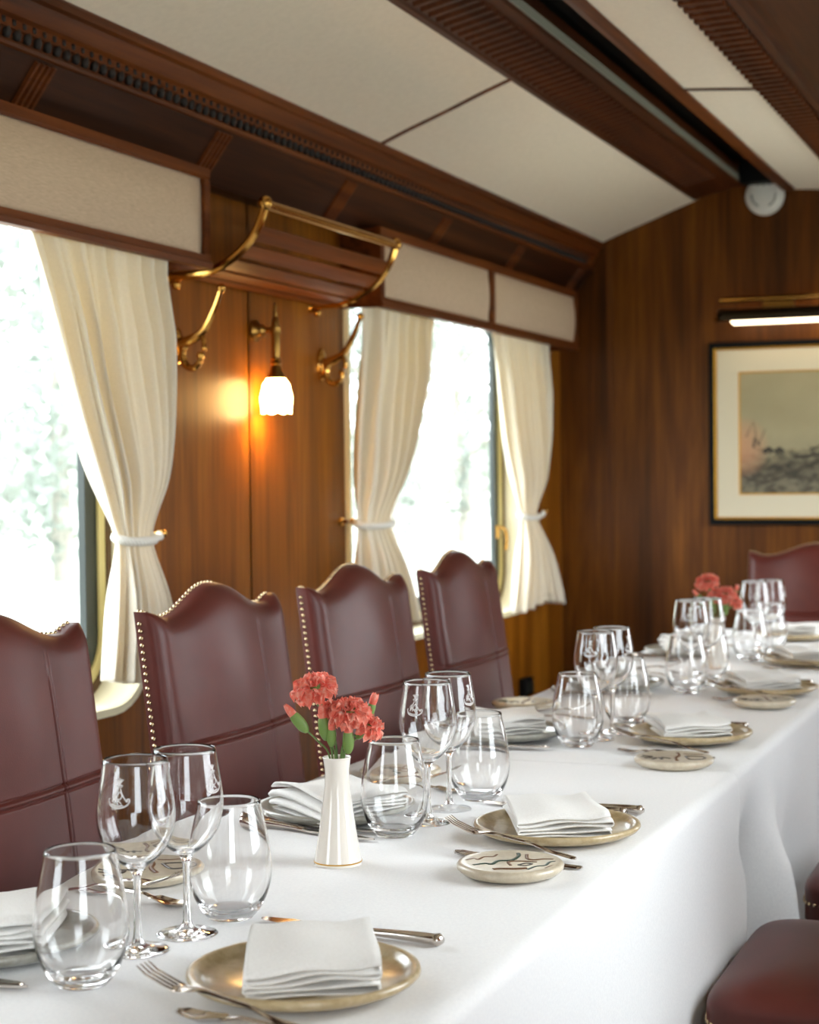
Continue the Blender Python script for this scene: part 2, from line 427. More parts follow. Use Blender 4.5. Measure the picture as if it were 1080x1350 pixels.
b2 = MB().prism([(-.890, 2.384), (-.885, 2.372), (-.87, 2.372), (-.86, 2.381), (-.80, 2.381), (-.79, 2.375), (-.77, 2.375), (-.765, 2.395), (-.74, 2.40), (-.58, 2.405), (-.58, 2.46), (-.89, 2.45)], YB, YE - .02)
b2 = struct(b2.build('trim_3', M_BEAM, smooth=0), 'second mahogany ceiling strip with a serrated edge')
r2 = MB(); y = YB + .1
while y < YE - .1:
    r2.add([(-.898, y, 2.384), (-.80, y, 2.384), (-.80, y + .03, 2.384), (-.898, y + .03, 2.384), (-.898, y + .004, 2.366), (-.80, y + .004, 2.368), (-.80, y + .026, 2.368), (-.898, y + .026, 2.366)],
           [(4, 5, 6, 7), (0, 1, 5, 4), (1, 2, 6, 5), (2, 3, 7, 6), (3, 0, 4, 7)]); y += .056
r2.build('rib', M_TRIM, b2, smooth=0)
# cornice and frieze on the left
cor = MB().prism([(-1.948, 2.15), (-1.942, 2.165), (-1.936, 2.167), (-1.936, 2.185), (-1.925, 2.19), (-1.918, 2.2), (-1.91, 2.222), (-1.898, 2.226), (-1.896, 2.24), (-1.903, 2.252), (-2.09, 2.252), (-2.09, 2.15)], YB, YE).build('trim_4', M_TRIM, smooth=25)
cor = struct(cor, 'mahogany cornice under the ceiling')
dn = MB(); y = YB + .1
while y < YE - .1:
    dn.sphere((-1.944, y, 2.160), .0115, 8, sz=1.35); dn.sphere((-1.938, y + .016, 2.178), .008, 6); y += .034
dn.build('bead_carving', M_CARVE, cor, smooth=60)
fr = MB().prism([(-2.035, 2.02), (-1.948, 2.132), (-1.94, 2.134), (-1.938, 2.142), (-1.948, 2.15), (-2.09, 2.15), (-2.09, 2.02)], YB, YE).build('trim_5', M_TRIMD, smooth=0)
fr = struct(fr, 'sloping mahogany frieze above the valances')
MB().tube([(-1.944, YB, 2.139), (-1.944, YE, 2.139)], .008, 8).build('bead', M_TRIM, fr)
FB = (-1.6, -.85, -.1, .65, 1.40, 2.15, 2.90, 3.65, 4.40, 5.16, 5.92, 6.68)
for yy in FB:
    pm = MB()
    a = Vector((-2.03, 0, 2.024)); b = Vector((-1.951, 0, 2.127)); nrm = Vector((.79, 0, -.61)) * .007
    for k in range(4):
        o = (k - 1.5) * .019
        pm.add([a + Vector((0, yy + o - .007, 0)), b + Vector((0, yy + o - .007, 0)), b + Vector((0, yy + o + .007, 0)), a + Vector((0, yy + o + .007, 0)),
                a + nrm + Vector((0, yy + o - .004, 0)), b + nrm + Vector((0, yy + o - .004, 0)), b + nrm + Vector((0, yy + o + .004, 0)), a + nrm + Vector((0, yy + o + .004, 0))],
               [(4, 5, 6, 7), (0, 1, 5, 4), (1, 2, 6, 5), (2, 3, 7, 6), (3, 0, 4, 7)])
    pm.build('fluted_block', M_TRIM, fr, smooth=0)
# right-hand cornice, out of the picture
struct(MB().prism([(XR, 2.02), (XR - .06, 2.13), (XR - .13, 2.24), (XR, 2.26)], YB, YE).build('trim_6', M_TRIM, smooth=0))
for k, (nm, x0, x1) in enumerate((('baseboard_left', XL, XL + .015), ('baseboard_right', XR - .015, XR))):
    struct(MB().bb(x0, x1, YB, YE, 0, .1).build(nm, M_TRIM, smooth=0))
struct(MB().bb(XL, XR, YE - .015, YE, 0, .1).build('baseboard_end', M_TRIM, smooth=0))

# ------------------------------------------------------------------ valances
def valance(y0, y1, stiles, label):
    X = -1.965; z0, z1 = 1.795, 2.03
    t = thing('valance', label, 'valance', (0, 0, 0))
    MB().prism([(X + .012, z0), (X + .014, z0 + .012), (X + .008, z0 + .016), (X + .008, z0 + .03), (X - .012, z0 + .03), (X - .012, z0)], y0, y1).build('bottom_rail', M_TRIM, t, smooth=0)
    MB().prism([(X + .004, z1 - .026), (X + .008, z1 - .02), (X + .008, z1), (X - .012, z1), (X - .012, z1 - .026)], y0, y1).build('top_rail', M_TRIM, t, smooth=0)
    MB().bb(XL + .001, X - .011, y0 + .002, y1 - .002, z1 - .012, z1 - .004).build('top_board', M_TRIMD, t, smooth=0)
    for yy in (y0, y1 - .012):
        MB().bb(XL + .001, X - .010, yy, yy + .012, z0, z1 - .004).build('end_board', M_TRIM, t, smooth=0)
    ys = [y0] + list(stiles) + [y1]
    for i, yy in enumerate(ys):
        a = yy if i == 0 else (yy - .03 if i == len(ys) - 1 else yy - .022)
        b = a + (.03 if i in (0, len(ys) - 1) else .044)
        MB().bb(X - .012, X + .009, a, b, z0 + .03, z1 - .026).build('stile', M_TRIM, t, smooth=0, bevel=.003)
    for a, b in zip(ys[:-1], ys[1:]):
        a += .022; b -= .022
        def fn(u, v):
            e = (1 - abs(2 * u - 1) ** 14) * (1 - abs(2 * v - 1) ** 2.4)
            return (X - .004 + .026 * e, a + (b - a) * u, z0 + .026 + (z1 - z0 - .048) * v)
        m = MB(); m.grid(fn, 48, 16)
        m.build('fabric_panel', M_VAL, t, smooth=180, solid=.003)
    return t
valance(1.45, 3.585, (), 'long beige fabric valance in a wood frame above the near left window')
valance(4.615, 6.64, (5.61,), 'beige fabric valance of two panels above the far left window')

# ------------------------------------------------------------------ curtains
def curtain(label, zs, yl, yr, X, tie_z, folds, seed, amp=.046, knob=None, tie_lab=None):
    r = random.Random(seed); ph = r.uniform(0, 6)
    tie_y0, tie_y1 = interp(-tie_z, [-z for z in zs], yl), interp(-tie_z, [-z for z in zs], yr)
    zt, zb = zs[0], zs[-1]
    t = thing('curtain', label, 'curtain', (0, 0, 0))
    def wav(u, v):
        q = abs(sin(pi * folds * (u + .03 * sin(5 * u + ph)) + ph / 2))
        return -1.25 + 2.1 * q ** .7 + .25 * sin(2 * pi * folds * 2.3 * u + ph * 2 + 2 * v)
    def fn(u, v):
        z = zt + (zb - zt) * v
        a, b = lin(-z, [-q for q in zs], yl), lin(-z, [-q for q in zs], yr)
        g = 1 - .66 * exp(-((z - tie_z) / .10) ** 2)
        y = a + (b - a) * u
        w = wav(u, v) * min(1, .15 + u / .10, .15 + (1 - u) / .10)
        g *= 1 - .42 * min(max((z - 1.62) / .14, 0), 1)
        x = X + amp * g * w * (.75 + .5 * u) + .006 * sin(9 * v + 5 * u)
        if z < tie_z:
            d = (tie_z - z); x += .05 * d * sin(pi * u)
        y += .008 * g * cos(2 * pi * folds * u + ph)
        return (x, y, z + (.012 * sin(7 * u + seed) if v > .97 else 0))
    MB().grid(fn, 150, 90).build('drape', M_CURT, t, smooth=180, solid=.0015)
    # braided tie-back
    c = ((tie_y0 + tie_y1) / 2, tie_z); hw = (tie_y1 - tie_y0) / 2
    tm = MB()
    for s in (0, 2 * pi / 3, 4 * pi / 3):
        P = []
        for k in range(121):
            a = 2 * pi * k / 120; tw = a * 12 + s
            rr = 1 + .006 / max(hw, .05) * cos(tw)
            P.append((X + .002 + (.026 + .004 * cos(tw)) * sin(a), c[0] + (hw + .004) * rr * cos(a), tie_z + .0055 * sin(tw) - .008 * sin(a)))
        tm.tube(P, .0055, 7, cap=False)
    tb = tm.build('tieback', M_TIE, t, smooth=180)
    if knob:
        k = MB(); ky, kz = knob
        k.tube([(XL + .001, ky, kz), (XL + .035, ky, kz)], .005, 8); k.sphere((XL + .04, ky, kz), .011, 12)
        k.lathe([(0, 0), (.014, 0), (.012, .006), (0, .006)], 14, Matrix.Rotation(pi / 2, 3, 'Y'), (XL + .001, ky, kz))
        k.build('hook', M_BRASS, t)
        e = c[0] + (hw if ky > c[0] else -hw)
        MB().tube(spline([(X, e, tie_z), ((X + XL) / 2 + .03, (e + ky) / 2, tie_z - .004), (XL + .03, ky, kz)], 6), .007, 8).build('tie_cord', M_TIE, t)
    return t
curtain('cream curtain tied back at the right side of the near left window',
        [1.86, 1.80, 1.60, 1.42, 1.28, 1.167, 1.02, .86], [2.87, 2.92, 3.01, 3.105, 3.18, 3.235, 3.21, 3.19], [3.475, 3.47, 3.44, 3.425, 3.405, 3.375, 3.41, 3.44],
        -2.008, 1.167, 8, 3, knob=(3.50, 1.17))
curtain('cream curtain tied back at the left side of the far left window',
        [1.86, 1.77, 1.60, 1.42, 1.28, 1.158, 1.0, .855], [4.62, 4.62, 4.605, 4.595, 4.585, 4.575, 4.55, 4.54], [5.24, 5.19, 5.10, 4.99, 4.89, 4.82, 4.92, 5.0],
        -2.025, 1.158, 6, 11, knob=(4.60, 1.165))
curtain('cream curtain tied back beside the end wall',
        [1.86, 1.77, 1.60, 1.42, 1.28, 1.142, .98, .80], [5.71, 5.74, 5.80, 5.89, 5.98, 6.05, 5.99, 5.94], [6.41, 6.40, 6.37, 6.34, 6.29, 6.22, 6.37, 6.48],
        -2.008, 1.142, 6, 23, knob=(6.48, 1.15))

# ------------------------------------------------------------------ luggage rack
rk = thing('luggage_rack', 'wooden slatted luggage rack with brass rail between the two window valances', 'luggage rack', (0, 0, 0))
RP = spline([(-1.827, 0, 1.942), (-1.842, 0, 1.90), (-1.872, 0, 1.855), (-1.925, 0, 1.815), (-1.99, 0, 1.79), (-2.085, 0, 1.784)], 6)
ya, yb = 3.615, 4.415
MB().tube([(-1.827, ya, 1.942), (-1.827, yb, 1.942)], .0125, 16).build('rail', M_BRASS, rk)
for yy in (ya, yb):
    k = MB(); k.tube([p + Vector((0, yy, 0)) for p in RP], .0105, 10, flat=1.0)
    k.sphere((-1.827, yy, 1.945), .018, 14); k.sphere((-2.07, yy, 1.765), .012, 12)
    k.tube([(-2.07, yy, 1.785), (-2.07, yy, 1.765)], .006, 8)
    k.lathe([(0, 0), (.02, 0), (.017, .008), (0, .008)], 16, Matrix.Rotation(pi / 2, 3, 'Y'), (XL + .001, yy, 1.784))
    br = k.build('bracket', M_BRASS, rk)
import itertools
lens = [0]
for p, q in zip(RP[:-1], RP[1:]): lens.append(lens[-1] + (q - p).length)
def at_len(s):
    for i in range(len(RP) - 1):
        if s <= lens[i + 1]:
            t = (s - lens[i]) / (lens[i + 1] - lens[i]); return RP[i].lerp(RP[i + 1], t), (RP[i + 1] - RP[i]).normalized()
    return RP[-1], (RP[-1] - RP[-2]).normalized()
L = lens[-1]
for k in range(5):
    s0 = .05 + k * (L - .06) / 5; s1 = s0 + (L - .06) / 5 - .0125
    q = []
    for s in (s0, (s0 + s1) / 2, s1):
        p, T = at_len(s); N = Vector((-T.z, 0, T.x)); q.append((p, N))
    up = [(p.x, p.z) for p, N in q]; lo = [(p.x + N.x * -.006, p.z + N.z * -.006) for p, N in q]
    MB().prism(up + lo[::-1], ya + .004, yb - .004).build('slat', M_SLAT, rk, smooth=0, bevel=.0015)

# ------------------------------------------------------------------ coat hooks
def coat_hook(y, z, label):
    t = thing('coat_hook', label, 'coat hook', (XL, y, z), 0, 'brass coat hooks on the left wall')
    m = MB(); m.lathe([(0, 0), (.025, 0), (.0245, .005), (.020, .010), (.012, .013), (0, .014)], 20, Matrix.Diagonal((1.9, 1, 1)) , (0, 0, 0))
    Rm = Matrix.Rotation(pi / 2, 3, 'Y')
    m.v = [tuple(Rm @ Vector(v)) for v in m.v]
    m.build('back_plate', M_BRASS, t)
    a = MB(); P = spline([(.008, 0, .005), (.04, 0, .012), (.075, 0, .032), (.105, 0, .08), (.125, 0, .128)], 6)
    a.tube(P, [lin(i / (len(P) - 1), [0, .25, .5, .9, 1], [.014, .0125, .010, .0065, .0075]) for i in range(len(P))], 10)
    a.sphere((.127, 0, .133), .011, 12)
    a.tube(spline([(.07, 0, .028), (.076, 0, .01), (.078, 0, -.006)], 5), [.006] * 10 + [.005], 8); a.sphere((.078, 0, -.009), .007, 10)
    a.build('upper_hook', M_BRASS, t)
    b = MB(); P = spline([(.06, 0, .02), (.03, 0, .005), (.018, 0, -.02), (.026, 0, -.048), (.048, 0, -.056), (.064, 0, -.043), (.068, 0, -.03)], 6)
    b.tube(P, [lin(i / (len(P) - 1), [0, .5, 1], [.0085, .0095, .0065]) for i in range(len(P))], 10); b.sphere((.068, 0, -.027), .0105, 10)
    b.build('lower_hook', M_BRASS, t)
    return t
coat_hook(3.645, 1.622, 'brass double coat hook on the wall left of the lit lamp')
coat_hook(4.475, 1.622, 'brass double coat hook on the wall beside the far window')

# ------------------------------------------------------------------ wall sconce
sx, sy = XL + .062, 4.062
sc = thing('wall_lamp', 'lit brass wall lamp with a frosted tulip glass shade between the windows', 'lamp', (sx, sy, 1.5))
m = MB(); m.lathe([(0, 0), (.029, 0), (.029, .005), (.02, .012), (.015, .02), (.017, .026), (.009, .034), (0, .034)], 22, Matrix.Rotation(pi / 2, 3, 'Y'), (XL + .001 - sx, 0, .188)).build('wall_plate', M_BRASSD, sc)
MB().tube([(XL + .03 - sx, 0, .188), (0, 0, .188)], .0085, 10).build('arm', M_BRASSD, sc)
MB().lathe([(0, .262), (.004, .256), (.006, .248), (.004, .24), (.007, .232), (.005, .224), (.010, .215), (.0105, .20), (.0145, .196), (.0145, .18), (.0118, .176), (.0118, .115), (.0155, .112), (.012, .106), (.016, .1), (.0125, .094), (.0145, .088), (.018, .075), (.026, .062), (.026, .058), (0, .058)], 22).build('stem', M_BRASSD, sc)
def shade(u, v):
    a = 2 * pi * u; z = .062 - .089 * v
    r = interp(v, [0, .25, .6, 1], [.024, .036, .0425, .0395])
    r *= 1 + .025 * v * cos(8 * a)
    if v > .95: z -= .006 * abs(cos(4 * a))
    return (r * cos(a), r * sin(a), z)
m = MB(); m.grid(shade, 64, 16, cu=True); m.build('lamp_shade', M_SHADE, sc, smooth=180, solid=.002)
pl = bpy.data.lights.new('bulb_light', 'POINT'); pl.energy = .6; pl.color = (1, .62, .28); pl.shadow_soft_size = .03
po = bpy.data.objects.new('bulb_light', pl); C.objects.link(po); po.location = (sx, sy, 1.482)

# ------------------------------------------------------------------ smoke detector
sd = thing('smoke_detector', 'round white smoke detector high on the end wall', 'smoke detector', (-1.235, YE, 2.388))
RX = Matrix.Rotation(pi / 2, 3, 'X')
MB().lathe([(0, 0), (.074, 0), (.077, .004), (.077, .016), (.072, .026), (.060, .033), (.045, .036), (0, .037)], 40, RX).build('housing', M_WHITEP, sd)
for k in range(3):
    s2 = MB()
    a0 = radians(90 + 120 * k - 35)
    s2.tube([(.047 * cos(a0 + radians(7 * i)), -.0365, .047 * sin(a0 + radians(7 * i))) for i in range(11)], .004, 6)
    s2.build('vent_slot', M_GREYP, sd)
MB().sphere((.0, -.038, .04), .006, 10).build('test_light', M_GREYP, sd)

# ------------------------------------------------------------------ picture and picture lamp
PX0, PX1, PZ0, PZ1 = -1.462, -.46, 1.087, 1.815
pc = thing('framed_picture', 'framed landscape print in a dark frame on the end wall', 'picture', ((PX0 + PX1) / 2, YE - .001, (PZ0 + PZ1) / 2))
ox, oz = (PX0 + PX1) / 2, (PZ0 + PZ1) / 2
def pframe(name, g0, g1, ya_, yb_, mat):
    x0, x1, z0, z1 = PX0 - ox, PX1 - ox, PZ0 - oz, PZ1 - oz
    m = MB()
    A = [(x0 + g0, z0 + g0), (x1 - g0, z0 + g0), (x1 - g0, z1 - g0), (x0 + g0, z1 - g0)]
    B = [(x0 + g1, z0 + g1), (x1 - g1, z0 + g1), (x1 - g1, z1 - g1), (x0 + g1, z1 - g1)]
    vs = [(x, 0, z) for x, z in A] + [(x, -ya_, z) for x, z in A] + [(x, -yb_, z) for x, z in B] + [(x, 0, z) for x, z in B]
    fs = []
    for r_ in range(3):
        for i in range(4): j = (i + 1) % 4; fs.append((r_ * 4 + i, r_ * 4 + j, (r_ + 1) * 4 + j, (r_ + 1) * 4 + i))
    m.add(vs, fs); return m.build(name, mat, pc, smooth=0, bevel=.002)
pframe('frame', 0, .022, .026, .026, M_BLACK); pframe('gilt_slip', .022, .031, .024, .013, M_GOLD)
MB().bb(PX0 - ox + .03, PX1 - ox - .03, -.012, -.004, PZ0 - oz + .03, PZ1 - oz - .03).build('mat_board', M_MATB, pc, smooth=0)
IX0, IX1, IZ0, IZ1 = -1.338, -.584, 1.212, 1.69
m = MB(); g = .006
for a, b, c_, d in ((IX0 - g, IX1 + g, IZ1, IZ1 + g), (IX0 - g, IX1 + g, IZ0 - g, IZ0), (IX0 - g, IX0, IZ0, IZ1), (IX1, IX1 + g, IZ0, IZ1)):
    m.bb(a - ox, b - ox, -.0135, -.0118, c_ - oz, d - oz)
m.build('gilt_line', M_GOLD, pc, smooth=0)
def print_mat():
    m, nt, b = new_mat('old_landscape_print')
    tc = nt.nodes.new('ShaderNodeTexCoord'); sp = nt.nodes.new('ShaderNodeSeparateXYZ'); nt.links.new(tc.outputs['Object'], sp.inputs[0])
    def math_(op, a, b_=0.0):
        n = nt.nodes.new('ShaderNodeMath'); n.operation = op
        for s, v in zip(n.inputs, (a, b_)):
            if hasattr(v, 'is_output'): nt.links.new(v, s)
            else: s.default_value = v
        return n.outputs[0]
    X, Z = sp.outputs['X'], sp.outputs['Z']
    n1 = noise(nt, coords(nt, (9, 9, 14)), 1, 6, .65, .4); n2 = noise(nt, coords(nt, (30, 30, 55), (0, .6, 0)), 1, 6, .7)
    # ground edge rises to the right; hazy far shore above it
    edge = math_('ADD', math_('MULTIPLY', n1.outputs[0], .10), math_('MULTIPLY', math_('ADD', X, .38), .10))
    h = math_('SUBTRACT', math_('ADD', edge, -.155), Z)
    r = ramp(nt, [(.42, rgb(178, 168, 134)), (.49, rgb(164, 154, 122)), (.54, rgb(104, 96, 76)), (.62, rgb(134, 126, 104))])
    nt.links.new(math_('ADD', math_('MULTIPLY', h, .9), .5), r.inputs[0])
    d = ramp(nt, [(.40, rgb(60, 58, 50)), (.58, rgb(255, 255, 255))]); nt.links.new(n2.outputs[0], d.inputs[0])
    low = math_('LESS_THAN', Z, math_('ADD', math_('MULTIPLY', n1.outputs[0], .14), -.13))
    c = mixc(nt, r.outputs[0], mixc(nt, r.outputs[0], d.outputs[0], .75, 'MULTIPLY'), low)
    sky = noise(nt, coords(nt, (2.5, 1, 4)), 1, 4, .5); sr = ramp(nt, [(.3, rgb(228, 224, 212)), (.7, (1, 1, 1, 1))]); nt.links.new(sky.outputs[0], sr.inputs[0])
    c = mixc(nt, c, sr.outputs[0], .8, 'MULTIPLY')
    # ruddy bank at the left
    gx = math_('ADD', math_('POWER', math_('MULTIPLY', math_('ADD', X, .37), 9), 2), math_('POWER', math_('MULTIPLY', math_('ADD', Z, .055), 8), 2))
    gx = math_('MAXIMUM', math_('SUBTRACT', 1, gx), 0)
    c = mixc(nt, c, rgb(206, 150, 112), math_('MULTIPLY', gx, .75))
    nt.links.new(c, b.inputs['Base Color']); setp(b, Roughness=.5); return m
pr = MB().bb(IX0 - ox, IX1 - ox, -.0128, -.0115, IZ0 - oz, IZ1 - oz).build('landscape_print', print_mat(), pc, smooth=0)
# small dark shapes of the scene: a mast, two low arches, a causeway
ink = simple('print_ink', rgb(62, 56, 46), .6)
k = MB()
def flat(pts, wd):
    k.tube([(IX0 - ox + u * .754, -.0129, IZ0 - oz + v * .478) for u, v in pts], wd, 5, flat=.1, up=(0, 1, 0))
flat([(.03, .47), (.07, .60), (.085, .45)], .0018); flat([(.07, .38), (.075, .46), (.10, .40)], .006); flat([(.10, .42), (.13, .53)], .0015)
flat([(.12, .34), (.15, .37), (.17, .34)], .011); flat([(.18, .34), (.205, .37), (.225, .34)], .010)
flat([(.10, .08), (.2, .12), (.34, .22), (.5, .30)], .004); flat([(.28, .30), (.38, .31), (.5, .33), (.62, .34)], .007); flat([(.16, .22), (.22, .21)], .008)
flat([(.36, .36), (.42, .39), (.5, .38)], .003); flat([(.06, .13), (.12, .15), (.14, .10)], .004)
k.build('print_detail', ink, pr, smooth=0)

pl_ = thing('picture_lamp', 'brass picture lamp with a lit white tube above the framed print', 'lamp', ((PX0 + PX1) / 2, YE - .11, 1.9))
lx = lambda x: x - (PX0 + PX1) / 2
MB().tube([(lx(-1.395), .0, .0735), (lx(-.53), .0, .0735)], .011, 12).build('upper_rod', M_BRASS, pl_)
MB().tube([(lx(-1.315), 0, .0735), (lx(-1.305), 0, .0735)], .015, 12).build('collar', M_BRASS, pl_)
def hood(u, v):
    a = radians(55 + 165 * v); r = .036
    return (lx(-1.40) + .885 * u, r * cos(a) + .0, .008 + r * sin(a) * .8)
m = MB(); m.grid(hood, 30, 12); m.build('reflector', simple('dark_bronze', rgb(52, 42, 28), .35, .8), pl_, smooth=180, solid=.002)
MB().tube([(lx(-1.415), 0, .0), (lx(-1.35), 0, .0)], .008, 10).build('end_ferrule', M_BRASS, pl_)
q = MB(); q.tube([(lx(-1.352), -.004, -.006), (lx(-1.34), -.004, -.006), (lx(-.58), -.004, -.006), (lx(-.565), -.004, -.006)], [.008, .0195, .0195, .008], 16); q.build('light_tube', M_TUBE, pl_)
q = MB(); q.box((lx(-1.17), .02, .045), (.12, .03, .04)); q.tube([(lx(-1.17), .01, .04), (lx(-1.17), .11, .04)], .012, 10); q.build('mounting_bracket', M_BRASSD, pl_, bevel=.003)
q = MB(); q.box((lx(-.75), .02, .045), (.12, .03, .04)); q.tube([(lx(-.75), .01, .04), (lx(-.75), .11, .04)], .012, 10); q.build('mounting_bracket', M_BRASSD, pl_, bevel=.003)

sk = thing('wall_socket', 'small black socket box low on the left wall past the last chair', 'socket', (XL, 6.29, .475))
MB().bb(0, .03, -.05, .05, -.035, .035).build('box', M_BLACK, sk, smooth=0, bevel=.004); MB().bb(.03, .033, -.035, .035, -.022, .022).build('cover', M_GREEN, sk, smooth=0)

# ------------------------------------------------------------------ dining chairs
BW = .252
def ztop(y):
    t = min(abs(y) / BW, 1)
    h = 1.052
    if t < .74: h += .050 * cos(pi * t / .74 / 2) ** 2
    if t > .80: h += .014 * sin(min((t - .80) / .2, 1) * pi / 2)
    return h
def lean(z): return -.060 - .125 * (z - .45)         # x of the back's mid plane (seat front faces +X)
def chair(label):
    t = thing('dining_chair', label, 'chair', (0, 0, 0), 0, 'burgundy leather chairs around the table')
    z0 = .43; ZS = .824
    def groove(y, z):
        d = 0
        q = abs(y - .105)
        if q < .012: d += (-.0026 * exp(-((q - .0055) / .0018) ** 2) + .0016 * exp(-(q / .003) ** 2)) * (1 if z < .985 else max(0, 1 - (z - .985) / .05))
        q = abs(z - ZS)
        if q < .014: d += -.0030 * exp(-((q - .006) / .002) ** 2) + .002 * exp(-(q / .0034) ** 2)
        return d
    def pt(u, v, front):
        y = -BW + 2 * BW * u; zt = ztop(y); z = z0 + (ZS - z0) * v / .6 if v < .6 else ZS + (zt - ZS) * (v - .6) / .4
        s = abs(2 * u - 1)
        e = max(0, 1 - max(0, (s - .86) / .14) ** 2) ** .5 * max(0, 1 - max(0, (v - .93) / .07) ** 2) ** .5
        if front:
            hump = .006 * cos(pi * y / BW * 1.5) * exp(-((z - .95) / .12) ** 2)
            x = .000 + e * (.028 + .014 * (1 - s * s) * (1 - (2 * v - 1) ** 4)) + hump * e + groove(y, z) * e
        else: x = -.022
        return (lean(z) + x, y, z)
    m = MB()
    ub = (.105 + BW) / (2 * BW)
    us = sorted([0, .004, .01, .02, .032, .045, .955, .968, .98, .99, .996, 1] + [.06 + .88 * i / 60 for i in range(61) if abs(.06 + .88 * i / 60 - ub) > .028] + [ub + (k - 12) * .0022 for k in range(25)])
    vs_ = sorted([i / 56 * .94 for i in range(56) if abs(i / 56 * .94 - .6) > .026] + [.6 + (k - 12) * .002 for k in range(25)] + [.945, .955, .964, .973, .982, .99, .996, 1])
    nu, nv = len(us), len(vs_)
    for fr_ in (True, False):
        uu = us if fr_ else [i / 24 for i in range(25)]; vv = vs_ if fr_ else [0, .5, 1]
        if fr_:
            m.grid(lambda a, b: pt(us[round(a * (nu - 1))], vs_[round(b * (nv - 1))], True), nu, nv)
        else:
            m.grid(lambda a, b: pt(us[round(a * (nu - 1))], vs_[round(b * (nv - 1))], False), nu, nv)
    A = 0; B = nu * nv
    f = []
    for j in range(nv - 1):
        f.append((A + j * nu, B + j * nu, B + (j + 1) * nu, A + (j + 1) * nu)); f.append((A + j * nu + nu - 1, A + (j + 1) * nu + nu - 1, B + (j + 1) * nu + nu - 1, B + j * nu + nu - 1))
    for i in range(nu - 1):
        f.append((A + (nv - 1) * nu + i, B + (nv - 1) * nu + i, B + (nv - 1) * nu + i + 1, A + (nv - 1) * nu + i + 1)); f.append((A + i, A + i + 1, B + i + 1, B + i))
    m.f += f
    m.build('backrest', M_LEATH, t, smooth=50)
    # rear panel
    rp_ = MB(); rp_.grid(lambda u, v: (lean(.43 + (ztop(-.246 + .492 * u) - .43) * v) - .0235, -.246 + .492 * u, .43 + (ztop(-.246 + .492 * u) - .006 - .43) * v), 24, 12); rp_.build('rear_panel', M_LEATHD, t, smooth=180, solid=.003)
    # nailhead rows on the sides and along the top
    def nails(mb, P, N):
        for p in P: mb.sphere(p, .0042, 8)
    for s in (-1, 1):
        nb = MB(); z = .47
        while z < 1.055:
            nb.sphere((lean(z) - .012, s * (BW + .0005), z), .0043, 8); z += .0125
        nb.build('nailhead_row', M_NAIL, t, smooth=180)
    nb = MB(); y = -BW + .004
    while y < BW - .003:
        zz = ztop(y); nb.sphere((lean(zz) - .014, y, zz + .0005), .0040, 8); y += .0125
    nb.build('nailhead_row', M_NAIL, t, smooth=180)
    # seat cushion with a boxed border
    def seat(u, v):
        a = 2 * pi * u
        n = 9.0
        ca, sa_ = cos(a), sin(a)
        ex = abs(ca) ** (2 / n) * (1 if ca > 0 else -1); ey = abs(sa_) ** (2 / n) * (1 if sa_ > 0 else -1)
        k = min(v / .55, 1)
        if v < .3: r = 1; z = .405 + .055 * v / .3
        else:
            q = (v - .3) / .7; r = cos(q * pi / 2) ** .55 if q < 1 else 0; z = .46 + .040 * sin(min(q * 1.25, 1) * pi / 2) ** .8 + .012 * (1 - r * r)
        wy = .262 * (1 - .04 * (1 - ex) / 2)
        return (.185 + .245 * ex * r, wy * ey * r, z)
    m = MB(); m.grid(seat, 96, 30, cu=True); m.f.append(tuple(range(95, -1, -1)))
    m.build('seat', M_LEATH, t, smooth=50)
    MB().bb(-.05, .415, -.248, .248, .345, .41).build('seat_frame', M_LEG, t, bevel=.006)
    nb = MB()
    Q = [Vector(seat(k / 1200, .2)) for k in range(1201)]; acc = 0.0
    for p, q in zip(Q[:-1], Q[1:]):
        acc += (q - p).length
        if acc >= .013: acc = 0; nb.sphere((q.x, q.y, .440), .0042, 6)
    nb.build('nailhead_row', M_NAIL, t, smooth=180)
    for x, y in ((.385, .225), (.385, -.225)):
        MB().add([(x + a * .016, y + b * .016, 0) for a, b in ((-1, -1), (1, -1), (1, 1), (-1, 1))] + [(x + a * .024, y + b * .024, .36) for a, b in ((-1, -1), (1, -1), (1, 1), (-1, 1))],
                 [(0, 1, 2, 3), (4, 5, 6, 7), (0, 1, 5, 4), (1, 2, 6, 5), (2, 3, 7, 6), (3, 0, 4, 7)]).build('leg', M_LEG, t, smooth=0, bevel=.004)
    for y in (-.225, .225):
        MB().tube([(-.12, y, 0), (-.075, y, .2), (-.055, y, .44)], [.02, .026, .03], 4, up=(1, 1, 0)).build('leg', M_LEG, t, smooth=0, bevel=.003)
    MB().tube([(-.10, -.21, .12), (-.10, .21, .12)], .012, 8).build('stretcher', M_LEG, t)
    return t
CX = -1.55 + .135                              # back's top lands at x = -1.55
c1 = chair('burgundy leather chair below the near window, cut off by the left edge'); c1.location = (CX, 2.124, 0)
dup(c1, (CX, 2.835, 0), 0, 'burgundy leather chair with brass nailheads under the brass wall lamp')
dup(c1, (CX, 3.49, 0), radians(-1), 'burgundy leather chair third along the window side, beside the far window\'s left curtain')
dup(c1, (CX, 4.155, 0), radians(1), 'burgundy leather chair in front of the far window glass, last on the window side')
e = dup(c1, (-.985, 6.30, 0), radians(-90), 'burgundy leather chair at the head of the table under the framed picture'); e.scale = (1, 1, .935)
dup(c1, (-.585 + .43, 2.86, 0), pi, 'burgundy leather seat at the bottom right beside the tablecloth')
dup(c1, (-.56 + .43, 3.66, 0), pi, 'burgundy leather seat peeking in at the right edge behind another seat')

